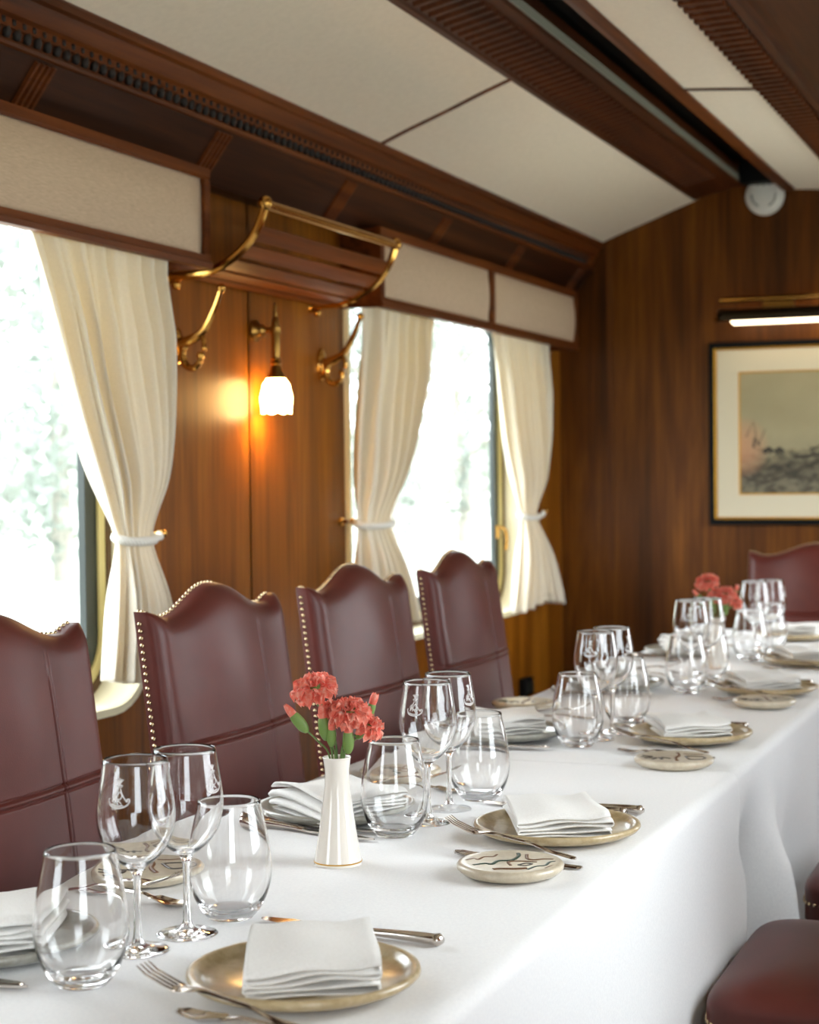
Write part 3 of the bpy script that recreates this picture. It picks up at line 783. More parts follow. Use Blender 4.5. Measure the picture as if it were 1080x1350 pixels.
# ------------------------------------------------------------------ tables and cloths
def table(y0, y1, label):
    t = thing('dining_table', label, 'table', ((TX0 + TX1) / 2, (y0 + y1) / 2, 0))
    w, d = (TX1 - TX0) / 2 - .014, (y1 - y0) / 2
    MB().bb(-w, w, -d, d, .715, .745).build('tabletop', M_LEG, t, smooth=0, bevel=.004)
    for a in (-1, 1):
        for b in (-1, 1):
            MB().bb(a * .2 - .025, a * .2 + .025, b * (d - .12) - .025, b * (d - .12) + .025, 0, .715).build('leg', M_LEG, t, smooth=0, bevel=.004)
    return t
table(.62, 3.02, 'long table hidden under the near white tablecloth')
table(3.05, 5.90, 'long table hidden under the far white tablecloth')
def cloth(label, y0, y1, zt, foldR, edgeR, ny, rr=.02, drop=.14, xo=0):
    xa, xb = TX0 - xo, TX1 + xo
    S = []
    for k in range(30): S.append(('L', 1 - k / 29))
    for k in range(1, 7): S.append(('l', k / 7))
    for k in range(26): S.append(('T', k / 25))
    for k in range(1, 7): S.append(('r', k / 7))
    for k in range(44): S.append(('R', k / 43))
    n = len(S)
    def fn(a, b):
        kind, q = S[round(a * (n - 1))]
        y = y0 + (y1 - y0) * b; H = zt - rr - drop
        if kind == 'T': return (xa + rr + (xb - xa - 2 * rr) * q, y, zt + .0006 * sin(9 * y + 5 * q))
        if kind == 'r': an = q * pi / 2; return (xb - rr + rr * sin(an), y, zt - rr + rr * cos(an))
        if kind == 'l': an = (1 - q) * pi / 2; return (xa + rr - rr * sin(an), y, zt - rr + rr * cos(an))
        z = zt - rr - H * q; d = zt - rr - z
        if kind == 'R': return (xb + foldR(y, d), y + edgeR(b, d), z)
        return (xa - .012 * d / .5 * (1 + sin(8 * y)), y, z)
    m = MB(); m.grid(fn, n, ny); o = m.build('tablecloth', M_CLOTH, None, smooth=180, solid=.002)
    return tag(o, label, 'tablecloth', 'white tablecloths')
G = lambda y, c, w: exp(-((y - c) / w) ** 2)
def f1(y, d):
    k = min(d / .25, 1) ** 1.3 * d
    return k * (.035 + .025 * sin(5.2 * y + .8) + .02 * sin(11.3 * y + 1)) + k * .06 * G(y, 3.07, .08)
def f2(y, d):
    k = min(d / .22, 1) ** 1.3 * d
    return k * (-.03 - .10 * G(y, 3.12, .05) - .6 * G(y, 3.25, .07) + .20 * G(y, 3.42, .06) - .12 * G(y, 3.56, .05) + .07 * sin(13 * y)) 
def e1(b, d):
    w = max(0, (b - .9) / .1)
    return w * (interp(d, [0, .05, .11, .19, .28, .4, .6], [0, .015, -.01, .03, 0, -.10, -.13]) * 1.0)
cloth('white tablecloth over the near part of the long table', .58, 3.085, .7535, f1, e1, 420, xo=.009)
cloth('white tablecloth over the far part of the table, beyond the overlapping seam', 2.93, 5.93, .7495, f2, lambda b, d: 0, 360)
TT = .7546

# ------------------------------------------------------------------ table settings
def plate(label, x, y, mat=M_PLATE):
    t = MB().lathe([(0, .005), (.062, .005), (.062, 0), (.075, 0), (.104, .006), (.117, .0115), (.1215, .0165), (.1205, .0205), (.117, .0220), (.112, .0205), (.108, .0165), (.100, .0125), (.06, .0105), (0, .0105)], 64).build('dinner_plate', mat, None, smooth=60)
    t.location = (x, y, TT); t.scale = (1.035, 1.035, 1); return tag(t, label, 'plate', 'stoneware plates laid on the table')
def bread(label, x, y, seed, rz):
    r = random.Random(seed)
    t = thing('bread_plate', label, 'plate', (x, y, TT), rz, 'small painted bread plates')
    MB().lathe([(0, .0), (.054, .0), (.066, .004), (.0725, .010), (.0735, .0145), (.0705, .018), (.065, .0185), (.06, .0178), (0, .0172)], 56).build('dish', M_BREAD, t, smooth=60)
    def stroke(pts, w, mat):
        m = MB(); P = spline([(a * 1.2, b * 1.2, .0176) for a, b in pts], 6); m.tube(P, w * 1.9, 6, flat=.28, up=(0, 0, 1)); m.build('painted_line', mat, t, smooth=180)
    if seed % 2 == 0:
        stroke([(-.052, -.002), (-.044, .008), (-.038, .004), (-.034, .018), (-.024, .022), (-.022, .034)], .0011, M_INKB)
        stroke([(-.038, -.024), (-.026, -.014), (-.018, -.016), (-.014, .002), (.0, .008), (.004, .030), (.001, .044)], .0017, M_INKG)
        stroke([(-.012, -.040), (-.004, -.036), (.01, -.034), (.024, -.028)], .0024, M_INKB)
        stroke([(.012, .04), (.016, .02), (.024, .014), (.034, .02), (.046, .022)], .0015, M_INKB)
        stroke([(.004, -.018), (-.002, .0), (.012, .006), (.03, .004)], .0012, M_INKB); stroke([(.012, -.014), (.018, -.004), (.026, -.006), (.02, -.016), (.012, -.014)], .0011, M_INKD)
        stroke([(.026, -.034), (.032, -.018), (.042, -.010), (.044, .006), (.05, .012)], .0013, M_INKG); stroke([(.044, -.024), (.048, -.012), (.054, -.004)], .001, M_INKB)
    else:
        for k in range(6):
            a = radians(150 + k * 34); c = (-.026, .0)
            stroke([(c[0] + .008 * cos(a), c[1] + .008 * sin(a)), (c[0] + .016 * cos(a + .1), c[1] + .016 * sin(a + .1)), (c[0] + .025 * cos(a), c[1] + .025 * sin(a))], .0019, M_INKD)
        stroke([(.004, -.036), (.002, -.01), (.008, .012), (.006, .04)], .002, M_INKB)
        stroke([(.018, .008), (.024, -.022), (.044, -.018), (.044, .002), (.018, .008)], .0016, M_INKD)
        stroke([(.016, .03), (.03, .024), (.046, .024)], .0012, M_INKB)
    return t
def napkin(label, x, y, rz, w=.138, l=.185, seed=0, layers=5):
    r = random.Random(seed); P = []; h = .0074; zz = 0
    # zigzag cross section of the folded linen: (a, z) with soft turns
    half = w / 2
    for k in range(layers):
        d = 1 if k % 2 == 0 else -1
        in0 = r.uniform(0, .008); in1 = r.uniform(0, .006)
        a0, a1 = -d * (half - in0), d * (half - in1)
        for i in range(15):
            q = i / 14; a = a0 + (a1 - a0) * q
            sag = .0022 * k / layers * sin(3 * pi * q + k) 
            P.append((a, zz + .0012 * sin(6 * q + k * 1.7) + sag))
        if k < layers - 1:
            for i in range(1, 6):
                an = -pi / 2 + pi * i / 6
                P.append((a1 + d * .0040 * cos(an), zz + h / 2 + h / 2 * sin(an)))
            zz += h * r.uniform(.9, 1.15)
    n = len(P); m = MB()
    def fn(u, v):
        a, z = P[round(u * (n - 1))]
        b = -l / 2 + l * v
        edge = 1 - .5 * max(0, (abs(2 * v - 1) - .82) / .18) ** 2
        wob = 1 + .03 * sin(3 * v + seed)
        return (a * wob + .01 * (v - .5), b + .004 * sin(a * 40 + seed), z * (edge * .35 + .65) + .0015 + .002 * sin(5 * v + a * 22) * (z / .02))
    m.grid(fn, n, 40); t = m.build('napkin', M_NAPK, None, smooth=180, solid=.0019)
    t.location = (x, y, TT + .0115); t.rotation_euler = (0, 0, rz)
    return tag(t, label, 'napkin', 'folded white napkins on the plates')
# cutlery meshes (lie along +X local: head at -X, handle end at +X)
def fork_mesh(name, L=.205, tines=4):
    m = MB(); s = L / .205
    zc = lambda x: interp(x, [-.105, -.085, -.055, -.03, .02, .07, .10], [.020, .0115, .0065, .011, .010, .0045, .0035])
    H = lambda x: interp(x, [-.06, -.045, -.03, -.015, .03, .085, .097, .10], [.0125, .0118, .006, .0036, .0034, .0085, .0085, .004])
    xs = [-.06 + .16 * i / 40 for i in range(41)]
    vs, fs = [], []
    for x in xs:
        w = H(x); z = zc(x); th = .0016
        for dy, dz in ((-w, 0), (-w * .5, th), (0, th * 1.15), (w * .5, th), (w, 0), (w * .5, -th), (0, -th), (-w * .5, -th)):
            vs.append((x, dy, z + dz))
    for i in range(40):
        for k in range(8):
            l = (k + 1) % 8; fs.append((i * 8 + k, i * 8 + l, (i + 1) * 8 + l, (i + 1) * 8 + k))
    fs += [tuple(range(8)), tuple(range(320, 328))]; m.add(vs, fs)
    for k in range(tines):
        y = (k - (tines - 1) / 2) * .0066
        P = [(x, y, zc(x)) for x in (-.056, -.068, -.08, -.092, -.104)]
        m.tube(P, [.0024, .0022, .002, .0018, .0010], 6, flat=.7, up=(0, 0, 1))
    m.v = [(a * s, b * s, c) for a, b, c in m.v]
    return m
def spoon_mesh():
    m = MB(); vs, fs = [], []
    H = lambda x: interp(x, [-.10, -.09, -.07, -.045, -.03, .03, .085, .097, .10], [.002, .011, .0145, .010, .0036, .0034, .0085, .0085, .004])
    zc = lambda x: interp(x, [-.10, -.07, -.04, -.02, .02, .07, .10], [.005, .0025, .006, .0095, .0085, .0035, .003])
    for i in range(49):
        x = -.10 + .20 * i / 48; w = H(x); z = zc(x); th = .0013
        dish = .0035 if x < -.04 else -.0006
        for dy, dz in ((-w, dish * .6), (-w * .5, th - dish * .2), (0, th - dish * .45), (w * .5, th - dish * .2), (w, dish * .6), (w * .5, -th - dish * .2), (0, -th - dish * .45), (-w * .5, -th - dish * .2)):
            vs.append((x, dy, z + dz))
    for i in range(48):
        for k in range(8):
            l = (k + 1) % 8; fs.append((i * 8 + k, i * 8 + l, (i + 1) * 8 + l, (i + 1) * 8 + k))
    fs += [tuple(range(8)), tuple(range(384, 392))]; m.add(vs, fs); return m
def fork(label, x, y, rz, z=0):
    o = fork_mesh('fork').build('dinner_fork', M_STEEL, None, smooth=60); o.location = (x, y, TT + z); o.rotation_euler = (0, .13, rz)
    return tag(o, label, 'fork', 'forks beside the plates')
def fishfork(label, x, y, rz):
    o = spoon_mesh().build('fish_fork', M_STEEL, None, smooth=60); o.location = (x, y, TT); o.rotation_euler = (0, 0, rz)
    return tag(o, label, 'fork', 'fish forks under the dinner forks')
def knife(label, x, y, rz, blade_len=.125):
    t = thing('table_knife', label, 'knife', (x, y, TT), rz, 'knives beside the plates')
    m = MB(); vs = []; n = 18
    for i in range(n):
        q = i / (n - 1); xx = -.125 + .135 * q
        hw = interp(q, [0, .06, .3, .85, 1], [.001, .006, .0095, .0085, .004]); zz = .0045
        for yy, th in ((-hw, .0002), (0, .0008), (hw, .0014)):
            vs.append((xx, yy, zz + th)); vs.append((xx, yy, zz - th))
    fs = []
    for i in range(n - 1):
        a = i * 6; b = a + 6
        fs += [(a, a + 2, b + 2, b), (a + 2, a + 4, b + 4, b + 2), (a + 1, b + 1, b + 3, a + 3), (a + 3, b + 3, b + 5, a + 5), (a, b, b + 1, a + 1), (a + 4, a + 5, b + 5, b + 4)]
    m.add(vs, fs); m.build('blade', M_STEEL, t, smooth=50)
    h = MB(); P = [(.006, 0, .0048), (.014, 0, .0052), (.02, 0, .0062), (.06, 0, .0075), (.10, 0, .0082), (.116, 0, .0082), (.121, 0, .008), (.126, 0, .008)]
    h.tube(P, [.0045, .0058, .0052, .0068, .0082, .0084, .0098, .0055], 14, flat=.78, up=(0, 0, 1)); h.build('handle', M_STEEL, t, smooth=60)
    return t

ORD = ['nearest', 'second', 'third', 'fourth', 'fifth']
RS = [(-.793, 1.636), (-.764, 2.456), (-.781, 3.428), (-.769, 4.211), (-.773, 4.876)]
LS = [(-1.20, 1.645), (-1.138, 2.482), (-1.150, 3.345), (-1.15, 4.20), (-1.155, 5.03)]
where_r = ['at the bottom edge of the picture', 'right of the front vase', 'third along the right side', 'fourth along the right side', 'fifth along the right side']
where_l = ['cut by the left picture edge', 'behind the front vase', 'third on the window side', 'fourth on the window side', 'last on the window side']
for k, (x, y) in enumerate(RS):
    plate('round sand coloured stoneware plate ' + where_r[k], x, y)
    napkin('folded white napkin on the plate ' + where_r[k], x - .012 + .010 * (k == 0), y + .024, radians(29), l=.2, seed=k + 1, layers=5)
    dy = [-.135, -.178, -.2, -.17, -.16][k]
    fishfork('silver fish fork under the dinner fork, plate ' + where_r[k], x + (.02 if k == 0 else .0), y + dy - .012, radians(-8))
    fork('silver dinner fork with tines up at the plate ' + where_r[k], x + (-.02 if k == 0 else -.02), y + dy + (.022 if k else -.006), radians(-6), .0155)
    knife('silver table knife with round handle at the plate ' + where_r[k], x - .04, y + [.207, .205, .185, .19, .18][k], radians(-7))
    if k: knife('second silver knife close to the rim of the plate ' + where_r[k], x - .062, y + [.2, .178, .16, .16, .15][k], radians(-5))
for k, (x, y) in enumerate(LS):
    plate('round stoneware plate coloured grey for window reflection ' + where_l[k], x, y, M_PLATE_REFL)
    if k == 1: napkin('loosely rolled white napkin on the plate ' + where_l[k], x + .005, y - .02, radians(58), w=.15, l=.18, seed=21, layers=6)
    else: napkin('folded white napkin on the plate ' + where_l[k], x, y + .004, radians(28), seed=k + 11, layers=6)
    knife('silver table knife pointing at the glasses, by the plate ' + where_l[k], x + .01, y - .135, pi + radians(6 if k != 1 else -12))
    knife('second silver knife, closer to the plate ' + where_l[k], x - .0, y - .105 - (.02 if k != 1 else -.01), pi + radians(4 if k != 1 else -6))
    fork('silver dinner fork beyond the plate ' + where_l[k], x + .02, y + .245, pi + radians(-8), .0155)
    fishfork('silver fish fork beyond the plate ' + where_l[k], x + .03, y + .262, pi + radians(-14))
bread('small pale bread plate with green and brown painted lines beside the right forks', -.749, 2.193, 2, radians(8))
bread('small pale bread plate with dark leaf strokes, right side by the cloth seam', -.738, 3.105, 3, radians(15))
bread('small pale bread plate near the right table edge, farther of the right row', -.729, 3.969, 5, radians(25))
bread('small pale bread plate seen through the nearest wine glasses', -1.205, 2.005, 7, radians(40))
bread('small pale bread plate seen through the second stemless glass', -1.175, 2.835, 4, radians(70))
bread('small pale bread plate on the window side near the last window chair', -1.25, 3.765, 9, radians(10))
# setting at the head of the table
hx, hy = -.93, 5.60
plate('stoneware plate at the head of the table', hx, hy); napkin('folded white napkin at the head of the table', hx, hy, radians(5), w=.16, l=.17, seed=31, layers=6)

# ------------------------------------------------------------------ glasses
WG_out = [(.0, .0), (.034, .0), (.0352, .0012), (.033, .0026), (.02, .0045), (.010, .0075), (.0058, .014), (.0045, .03), (.0040, .055), (.0042, .075), (.0055, .088), (.010, .096), (.020, .103), (.031, .114), (.0395, .128), (.0440, .143), (.0455, .156), (.0448, .170), (.0425, .188), (.0395, .206), (.0375, .2215)]
WG_in = [(.0368, .2220), (.0362, .2214), (.0384, .205), (.0414, .187), (.0436, .170), (.0443, .156), (.0428, .144), (.0382, .1295), (.0298, .116), (.019, .1058), (.009, .1005), (0, .0992)]
def smooth_prof(P, n=3):
    Q = spline([(a, 0, b) for a, b in P], n); return [(max(p.x, 0), p.z) for p in Q]
def crest_mesh():
    S = []                                        # strokes in metres on the unrolled bowl: (s, z)
    for a in (-28, -14, 0, 14, 28): S.append(([(0, .013), (.004 * sin(radians(a)) * 1.4, .0175), (.0075 * sin(radians(a)) * 1.3, .0205 - .0016 * abs(a) / 28)], .0009))
    S.append(([(-.004, .0120), (0, .0128), (.004, .0120)], .0012)); S.append(([(-.003, .0105), (.003, .0105)], .0009))
    S.append(([(-.0012, .009), (-.005, .002), (-.0085, -.006)], .0011)); S.append(([(.0012, .009), (.004, .002), (.0095, -.006)], .0011))
    S.append(([(-.004, -.006), (-.002, .002), (.001, .005), (.0035, .001), (.001, -.003), (-.002, -.003), (.003, -.008)], .0010))
    S.append(([(-.006, .004), (-.0085, 0), (-.006, -.003), (-.004, 0), (-.006, .002)], .0008))
    S.append(([(-.0125, -.006), (-.011, -.010), (-.004, -.0125), (.004, -.0120), (.010, -.009), (.0125, -.005), (.0115, -.0025), (.0095, -.0035), (.0105, -.0055)], .0014))
    S.append(([(-.010, -.0085), (-.003, -.0105), (.005, -.0095)], .0012)); S.append(([(-.0125, -.006), (-.0135, -.0035), (-.0115, -.0025)], .0009))
    m = MB(); zc = .186
    def R_(z): return lin(z, [p[1] for p in WG_out[-9:]], [p[0] for p in WG_out[-9:]]) + .00025
    for P, w in S:
        Q = spline([(a, b, 0) for a, b in P], 4)
        pts = []
        for q in Q:
            r = R_(zc + q.y); a = q.x / r; pts.append((r * cos(a), r * sin(a), zc + q.y))
        vs, fs = [], []
        for i, p in enumerate(pts):
            p = Vector(p); T = (Vector(pts[min(i + 1, len(pts) - 1)]) - Vector(pts[max(i - 1, 0)])).normalized(); N = Vector((p.x, p.y, 0)).normalized(); B = T.cross(N)
            vs += [p + B * w * .62, p - B * w * .62]
        for i in range(len(pts) - 1): fs.append((2 * i, 2 * i + 1, 2 * i + 3, 2 * i + 2))
        m.add(vs, fs)
    return m
def wine_glass(label):
    t = thing('wine_glass', label, 'glass', (0, 0, 0), 0, 'stemmed wine glasses with an etched crest')
    O = smooth_prof(WG_out); I = smooth_prof(WG_in)
    ia = next(i for i, p in enumerate(O) if p[1] > .0088 and p[0] < .012); ib = next(i for i, p in enumerate(O) if p[1] > .086)
    MB().lathe(O[:ia + 1], 56).build('foot', M_GLASS, t, smooth=60)
    MB().lathe(O[ia:ib + 1], 56).build('stem', M_GLASS, t, smooth=180)
    MB().lathe(O[ib:] + I, 64).build('bowl', M_GLASS, t, smooth=180)
    crest_mesh().build('etched_crest', M_ETCH, t, smooth=180)['label'] = 'white etched crest with a plumed crown and scrolls'
    for ch in t.children: fix_glass_normals(ch)
    return t
def fix_glass_normals(o): pass
TG_out = [(0, .0), (.0255, .0), (.029, .0015), (.0365, .010), (.0450, .026), (.0502, .044), (.0518, .060), (.0508, .076), (.0482, .094), (.0446, .114), (.0408, .132), (.0388, .1445)]
TG_in = [(.0381, .1452), (.0374, .1444), (.0395, .131), (.0433, .113), (.0470, .0935), (.0496, .076), (.0506, .061), (.0490, .046), (.0436, .0295), (.0345, .016), (.022, .0095), (0, .0082)]
def tumbler(label):
    O = smooth_prof(TG_out); I = smooth_prof(TG_in)
    o = MB().lathe(O + I, 72).build('stemless_glass', M_GLASS, None, smooth=60)
    return tag(o, label, 'glass', 'stemless glasses on the tablecloth')
WP = None; TP = None
def put_wine(x, y, rz, label):
    global WP
    if WP is None: WP = wine_glass(label); WP.location = (x, y, TT); WP.rotation_euler = (0, 0, rz); return WP
    return dup(WP, (x, y, TT), rz, label)
def put_tumbler(x, y, label):
    global TP
    if TP is None: TP = tumbler(label); TP.location = (x, y, TT); return TP
    return dup(TP, (x, y, TT), rnd.uniform(0, 6), label)
GR = [('in the nearest group', (-1.025, 1.565), (-1.035, 1.697), (-1.017, 1.780), (-1.005, 1.868), -84, -8),
      ('just past the front vase', (-.997, 2.380), (-.983, 2.483), (-.990, 2.594), (-.972, 2.690), -95, -15),
      ('in the third group from the front', (-.976, 3.285), (-.963, 3.375), (-.955, 3.47), (-.957, 3.590), -90, -20),
      ('in front of the far vase', (-.957, 4.165), (-.965, 4.255), (-.940, 4.33), (-.958, 4.43), -80, -10),
      ('in the farthest group, before the end chair', (-.945, 4.93), (-.950, 5.03), (-.915, 5.09), (-.935, 5.19), -70, 0)]
for w, ta, wa, wb, tb, r1, r2 in GR:
    put_tumbler(*ta, 'clear stemless glass, nearer one ' + w)
    put_wine(*wa, radians(r1), 'stemmed wine glass, left one ' + w)
    put_wine(*wb, radians(r2), 'stemmed wine glass, right one ' + w)
    put_tumbler(*tb, 'clear stemless glass, farther one ' + w)

# ------------------------------------------------------------------ vases and carnations
def vase(label):
    t = thing('bud_vase', label, 'vase', (0, 0, 0), 0, 'white porcelain bud vases')
    prof = [(0, .0), (.031, .0), (.0338, .0015), (.0338, .005), (.0315, .016), (.0275, .04), (.0235, .066), (.0195, .095), (.0172, .118), (.0172, .132), (.0192, .147), (.0202, .150), (.0192, .1508), (.0176, .146), (.0155, .130), (.0155, .115), (.02, .07), (.024, .02), (0, .012)]
    MB().lathe(smooth_prof(prof, 3), 48).build('body', M_PORC, t, smooth=60)
    MB().lathe([(.0336, .0034), (.0343, .0038), (.0343, .0052), (.0334, .0056)], 48).build('gold_band', M_GOLD, t)
    return t
RV = Vector((.926, .377, 0)); DV = Vector((-.377, .926, 0))       # sideways / away from the aisle
def petals(seed, R_, layers, open_):
    r = random.Random(seed); m = MB()
    for L_, (cnt, tilt, rad) in enumerate(layers):
        for k in range(cnt):
            a0 = 2 * pi * k / cnt + r.uniform(-.3, .3); tl = tilt + r.uniform(-.12, .12); ln = rad * r.uniform(.88, 1.08); p1, p2 = r.uniform(0, 6), r.uniform(0, 6); wd = r.uniform(.65, .85)
            def fn(u, v):
                a = (u - .5) * 2 * wd * (.25 + .75 * v ** .6)
                ru = .20 * v ** 2.2 * sin(a * 9 / wd + p1) + .10 * v ** 3 * sin(a * 21 / wd + p2)
                rr = ln * v * (1 + .05 * sin(a * 17 + p2) * v - .10 * (2 * u - 1) ** 2 * v)
                el = tl + .55 * (v ** 2) * (-.4 if tl > .7 else -.75) + ru
                x = rr * cos(el); z = rr * sin(el)
                return (x * cos(a0 + a), x * sin(a0 + a), z)
            m.grid(fn, 17, 8)
    return m
def carnation(label, base, top, tilt, R_, seed, group, petal_seed=0):
    t = thing('carnation', label, 'flower', base, 0, group)
    b = Vector(base); p = Vector(top) - b; ax = (Vector((0, 0, 1)) + Vector(tilt)).normalized()
    calyx = p - ax * .024
    MB().tube(spline([(0, 0, -.07), (0, 0, 0), calyx * .55 + Vector((0, 0, .004)), calyx], 6), .0016, 8).build('stem', M_STEM, t)
    Rm = ax.to_track_quat('Z', 'Y').to_matrix()
    MB().lathe(smooth_prof([(0, -.004), (.0035, -.003), (.0062, .004), (.0066, .012), (.0072, .022), (.0085, .028), (.006, .026), (0, .020)], 2), 14, Rm, calyx).build('calyx', M_CALYX, t)
    m = petals(seed, R_, [(7, .12, R_), (7, .42, R_ * .98), (7, .75, R_ * .92), (6, 1.05, R_ * .85), (5, 1.32, R_ * .72)], 1)
    o = m.build('petals', M_PETAL, t, smooth=180)
    o.location = p - ax * .004; o.rotation_euler = Rm.to_euler()
    return t
def bud(label, base, top, tilt, seed, group, s=1.0, openb=.3):
    t = thing('carnation_bud', label, 'flower', base, 0, group)
    b = Vector(base); p = Vector(top) - b; ax = (Vector((0, 0, 1)) + Vector(tilt)).normalized()
    calyx = p - ax * .022 * s
    MB().tube(spline([(0, 0, -.07), (0, 0, 0), calyx * .5 + Vector((0, 0, .004)), calyx], 6), .0013, 8).build('stem', M_STEM, t)
    Rm = ax.to_track_quat('Z', 'Y').to_matrix()
    MB().lathe([(a * s, z * s) for a, z in smooth_prof([(0, -.004), (.003, -.003), (.0062, .003), (.0072, .011), (.0062, .021), (.0045, .024), (0, .02)], 2)], 14, Rm, calyx).build('calyx', M_CALYX, t)
    m = MB()
    for k in range(5):
        a0 = 2 * pi * k / 5
        def fn(u, v):
            a = a0 + (u - .5) * 2.0; r = s * (.0052 + openb * .010 * v * v) * (1 - .75 * v ** 3 * (1 - openb)); z = s * (.019 * v + .001 * sin(a * 6) * v)
            return (r * cos(a), r * sin(a), z)
        m.grid(fn, 8, 7)
    o = m.build('petals', M_PETAL, t, smooth=180); o.location = calyx + ax * .020 * s; o.rotation_euler = Rm.to_euler()
    return t
def leaf(parent, base, d, L_, w):
    m = MB(); d = Vector(d).normalized(); s = d.cross(Vector((0, 0, 1))).normalized()
    m.grid(lambda u, v: Vector(base) + d * (L_ * v) + s * (w * (2 * u - 1) * sin(pi * min(v * .85 + .1, 1))) + Vector((0, 0, -.25 * L_ * v * v)), 4, 9)
    m.build('leaf', M_STEM, parent, smooth=180, solid=.0006)
def bouquet(vx, vy, g, tagtxt):
    O = Vector((vx, vy, TT))
    def W(s, z, d=0): return O + RV * s + DV * d + Vector((0, 0, z))
    B = lambda s, d=0: W(s, .150, d)
    f = carnation('large coral carnation, topmost bloom, ' + tagtxt, B(-.006), W(-.029, .249, -.006), (-.18, -.25, 0), .034, 1, g)
    leaf(f, W(-.012, .185) - B(-.006), RV * .6 + Vector((0, 0, 1)), .05, .0035)
    f = carnation('coral carnation, right of the topmost bloom, ' + tagtxt, B(.006), W(.019, .216, -.01), (.16, -.30, 0), .030, 2, g)
    carnation('coral carnation facing right at the side, ' + tagtxt, B(.010), W(.046, .196, .004), (.85, .15, 0), .026, 3, g)
    carnation('small half open carnation between the two larger blooms, ' + tagtxt, B(.0, .006), W(-.004, .216, .014), (-.05, .2, 0), .024, 4, g)
    bud('closed carnation bud leaning far left, ' + tagtxt, B(-.010), W(-.058, .212, -.02), (-.75, -.3, 0), 5, g, 1.15, .1)
    bud('carnation bud at the upper right, ' + tagtxt, B(.008, .004), W(.050, .222, .01), (.35, .1, 0), 6, g, 1.0, .35)
    bud('carnation bud low at the front, ' + tagtxt, B(.008, -.006), W(.017, .186, -.014), (.05, -.1, 0), 7, g, 1.15, .75)
    bud('carnation bud low in the middle, ' + tagtxt, B(-.002, -.005), W(-.006, .190, -.012), (.1, -.15, 0), 8, g, .95, .3)
    bud('green carnation bud under the top bloom, ' + tagtxt, B(-.006, .002), W(-.018, .205, -.006), (-.1, -.1, 0), 9, g, 1.2, .1)
v1 = vase('white porcelain bud vase with a gold foot line, front one'); v1.location = (-.999, 2.176, TT)
bouquet(-.999, 2.176, 'carnations in the front vase', 'in the front vase')
dup(v1, (-.965, 4.585, TT), 0, 'white porcelain bud vase behind the fourth group of glasses')
bouquet(-.965, 4.585, 'carnations in the far vase', 'in the far vase')

# ------------------------------------------------------------------ outdoors
def ground_mat():
    m, nt, b = new_mat('pale_gravel_bank'); n = noise(nt, coords(nt, (.8, .8, .8)), 1, 6, .6)
    r = ramp(nt, [(.3, rgb(160, 164, 152)), (.7, rgb(196, 198, 188))]); nt.links.new(n.outputs[0], r.inputs[0]); nt.links.new(r.outputs[0], b.inputs['Base Color']); setp(b, Roughness=1); return m
def bank(u, v):
    x = -60 + 120 * u; y = -50 + 140 * v
    h = -1.1
    if x < -6: h += min((-6 - x) * .28, 3.5) + .25 * sin(x * .9) * cos(y * .6)
    return (x, y, h)
g_ = MB(); g_.grid(bank, 60, 60); struct(g_.build('ground', ground_mat(), smooth=180))
def leaf_mat():
    m, nt, b = new_mat('pale_foliage'); n = noise(nt, coords(nt, (2.2, 2.2, 2.2)), 1, 5, .6)
    r = ramp(nt, [(.32, rgb(104, 112, 104)), (.68, rgb(160, 166, 158))]); nt.links.new(n.outputs[0], r.inputs[0]); nt.links.new(r.outputs[0], b.inputs['Base Color']); setp(b, Roughness=.9)
    t = nt.nodes.new('ShaderNodeBsdfTranslucent'); nt.links.new(r.outputs[0], t.inputs[0])
    mx = nt.nodes.new('ShaderNodeMixShader'); mx.inputs[0].default_value = .35
    nt.links.new(b.outputs[0], mx.inputs[1]); nt.links.new(t.outputs[0], mx.inputs[2]); nt.links.new(mx.outputs[0], nt.nodes['Material Output'].inputs[0])
    return m
M_LEAF = leaf_mat(); M_BARK = simple('grey_bark', rgb(150, 146, 136), .9)
def tree(label, seed):
    r = random.Random(seed); t = thing('tree', label, 'tree', (0, 0, 0), 0, 'pale trees outside the windows')
    m = MB(); m.tube(spline([(0, 0, -.5), (.1, 0, 1), (-.05, .1, 2.2), (0, 0, 3.6)], 5), [.16 - .008 * i for i in range(16)], 8)
    for k in range(7):
        a = r.uniform(0, 6.28); z = r.uniform(1.2, 3); m.tube([(0, 0, z), (cos(a) * .7, sin(a) * .7, z + .5), (cos(a) * 1.4, sin(a) * 1.4, z + .8)], [.05, .035, .015], 6)
    m.build('trunk', M_BARK, t)
    f = MB()
    blobs = [(r.uniform(-1.3, 1.3), r.uniform(-1.3, 1.3), r.uniform(.9, 4.3), r.uniform(.5, 1.0)) for _ in range(20)]
    for _ in range(3200):
        bx, by, bz, br_ = r.choice(blobs)
        d = Vector((r.gauss(0, 1), r.gauss(0, 1), r.gauss(0, 1))).normalized() * br_ * r.uniform(.6, 1.05)
        c = Vector((bx, by, bz)) + d; a = Vector((r.gauss(0, 1), r.gauss(0, 1), r.gauss(0, 1))).normalized(); b = a.cross(d).normalized(); s = r.uniform(.05, .11)
        f.add([c - a * s, c + b * s * .5, c + a * s, c - b * s * .5], [(0, 1, 2, 3)])
    f.build('foliage', M_LEAF, t, smooth=0)
    return t
T0 = tree('pale leafy tree on the bank outside the near left window', 5)
pos = [(-10, 12.0, .95), (-10.6, 16.0, 1.0), (-10, 23.6, 1.0), (-10.4, 28.0, 1.05), (-16, 19.5, 1.3), (-17, 26, 1.3), (-17.5, 33, 1.4), (-10, 33, 1.0), (-9, 6.5, .9), (-15.5, 12, 1.2)]
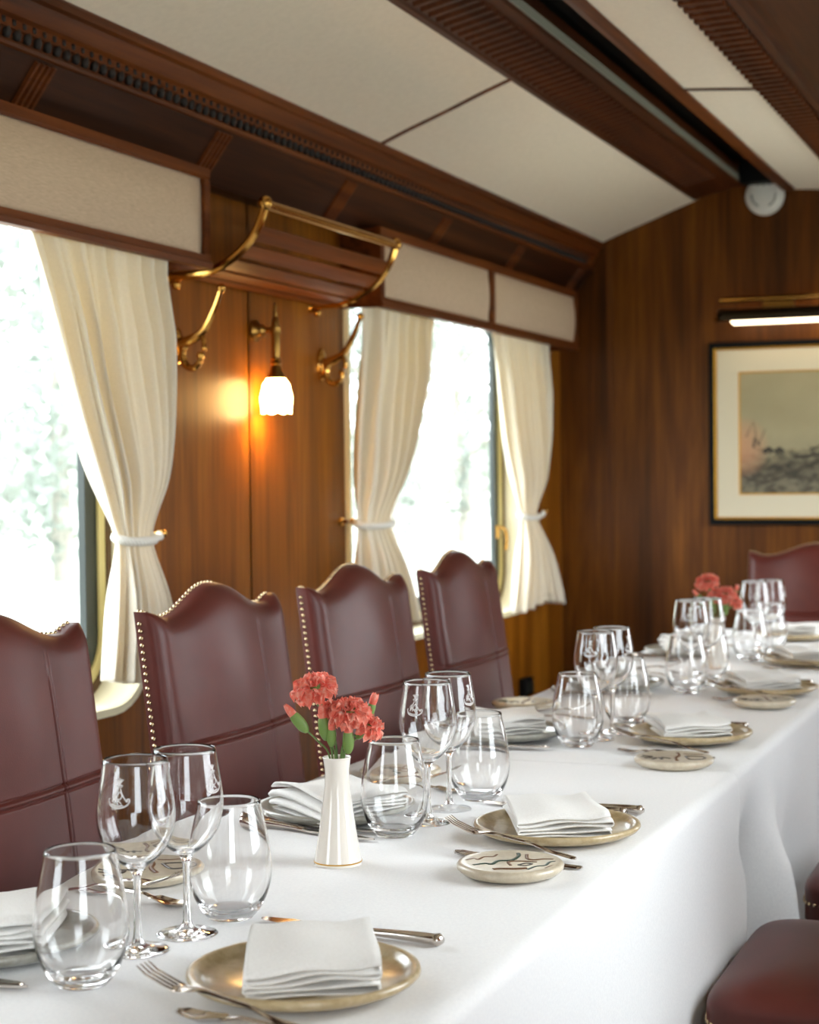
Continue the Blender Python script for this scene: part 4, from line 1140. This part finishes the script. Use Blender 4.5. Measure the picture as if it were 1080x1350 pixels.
for i, (x, y, s) in enumerate(pos):
    o = T0 if i == 0 else dup(T0, (0, 0, 0), rnd.uniform(0, 6), 'pale leafy tree on the bank outside the far left window' if 12 < y < 31 else 'pale leafy tree on the bank outside, hidden beside the window openings')
    o.location = (x, y, -1.1 + min((-6 - x) * .28, 3.5) - .1); o.scale = (s, s, s)

# ------------------------------------------------------------------ world and light
w = bpy.data.worlds.new('overcast'); SC.world = w; w.use_nodes = True; nt = w.node_tree
bg = nt.nodes['Background']; bg.inputs['Color'].default_value = (.90, .95, 1.0, 1); bg.inputs['Strength'].default_value = 6.0
for X, s in ((XL - .13, -1), (XR + .13, 1)):
    for (a, b) in (WIN if s < 0 else WINR):
        ld = bpy.data.lights.new('window_portal', 'AREA'); ld.shape = 'RECTANGLE'; ld.size = b - a; ld.size_y = WZ1 - WZ0; ld.cycles.is_portal = True
        lo = bpy.data.objects.new('window_portal', ld); C.objects.link(lo); lo.location = (X, (a + b) / 2, (WZ0 + WZ1) / 2)
        d = Vector((-s, 0, 0)); lo.rotation_euler = d.to_track_quat('-Z', 'Z').to_euler()

# ------------------------------------------------------------------ camera
yaw, pitch, roll = .38600041, .0215471, -.01154001
f = Vector((-sin(yaw) * cos(pitch), cos(yaw) * cos(pitch), -sin(pitch))); r = Vector((cos(yaw), sin(yaw), 0)); u = r.cross(f)
rx = r * cos(roll) + u * sin(roll); ux = -r * sin(roll) + u * cos(roll)
cam = bpy.data.cameras.new('camera'); co = bpy.data.objects.new('camera', cam); C.objects.link(co)
M = Matrix((rx, ux, -f)).transposed().to_4x4(); M.translation = (0, 0, 1.30); co.matrix_world = M
cam.sensor_fit = 'HORIZONTAL'; cam.sensor_width = 24; cam.lens = 50; cam.clip_start = .05
cam.dof.use_dof = True; cam.dof.focus_distance = 2.4; cam.dof.aperture_fstop = 4.8
SC.camera = co
SC.view_settings.view_transform = 'Standard'; SC.view_settings.look = 'None'; SC.view_settings.exposure = .83; SC.view_settings.gamma = 1; SC.view_settings.use_curve_mapping = False
cy = SC.cycles
cy.max_bounces = 20; cy.transmission_bounces = 20; cy.transparent_max_bounces = 16; cy.diffuse_bounces = 6; cy.glossy_bounces = 8
cy.sample_clamp_indirect = 8; cy.use_denoising = True; cy.blur_glossy = .5
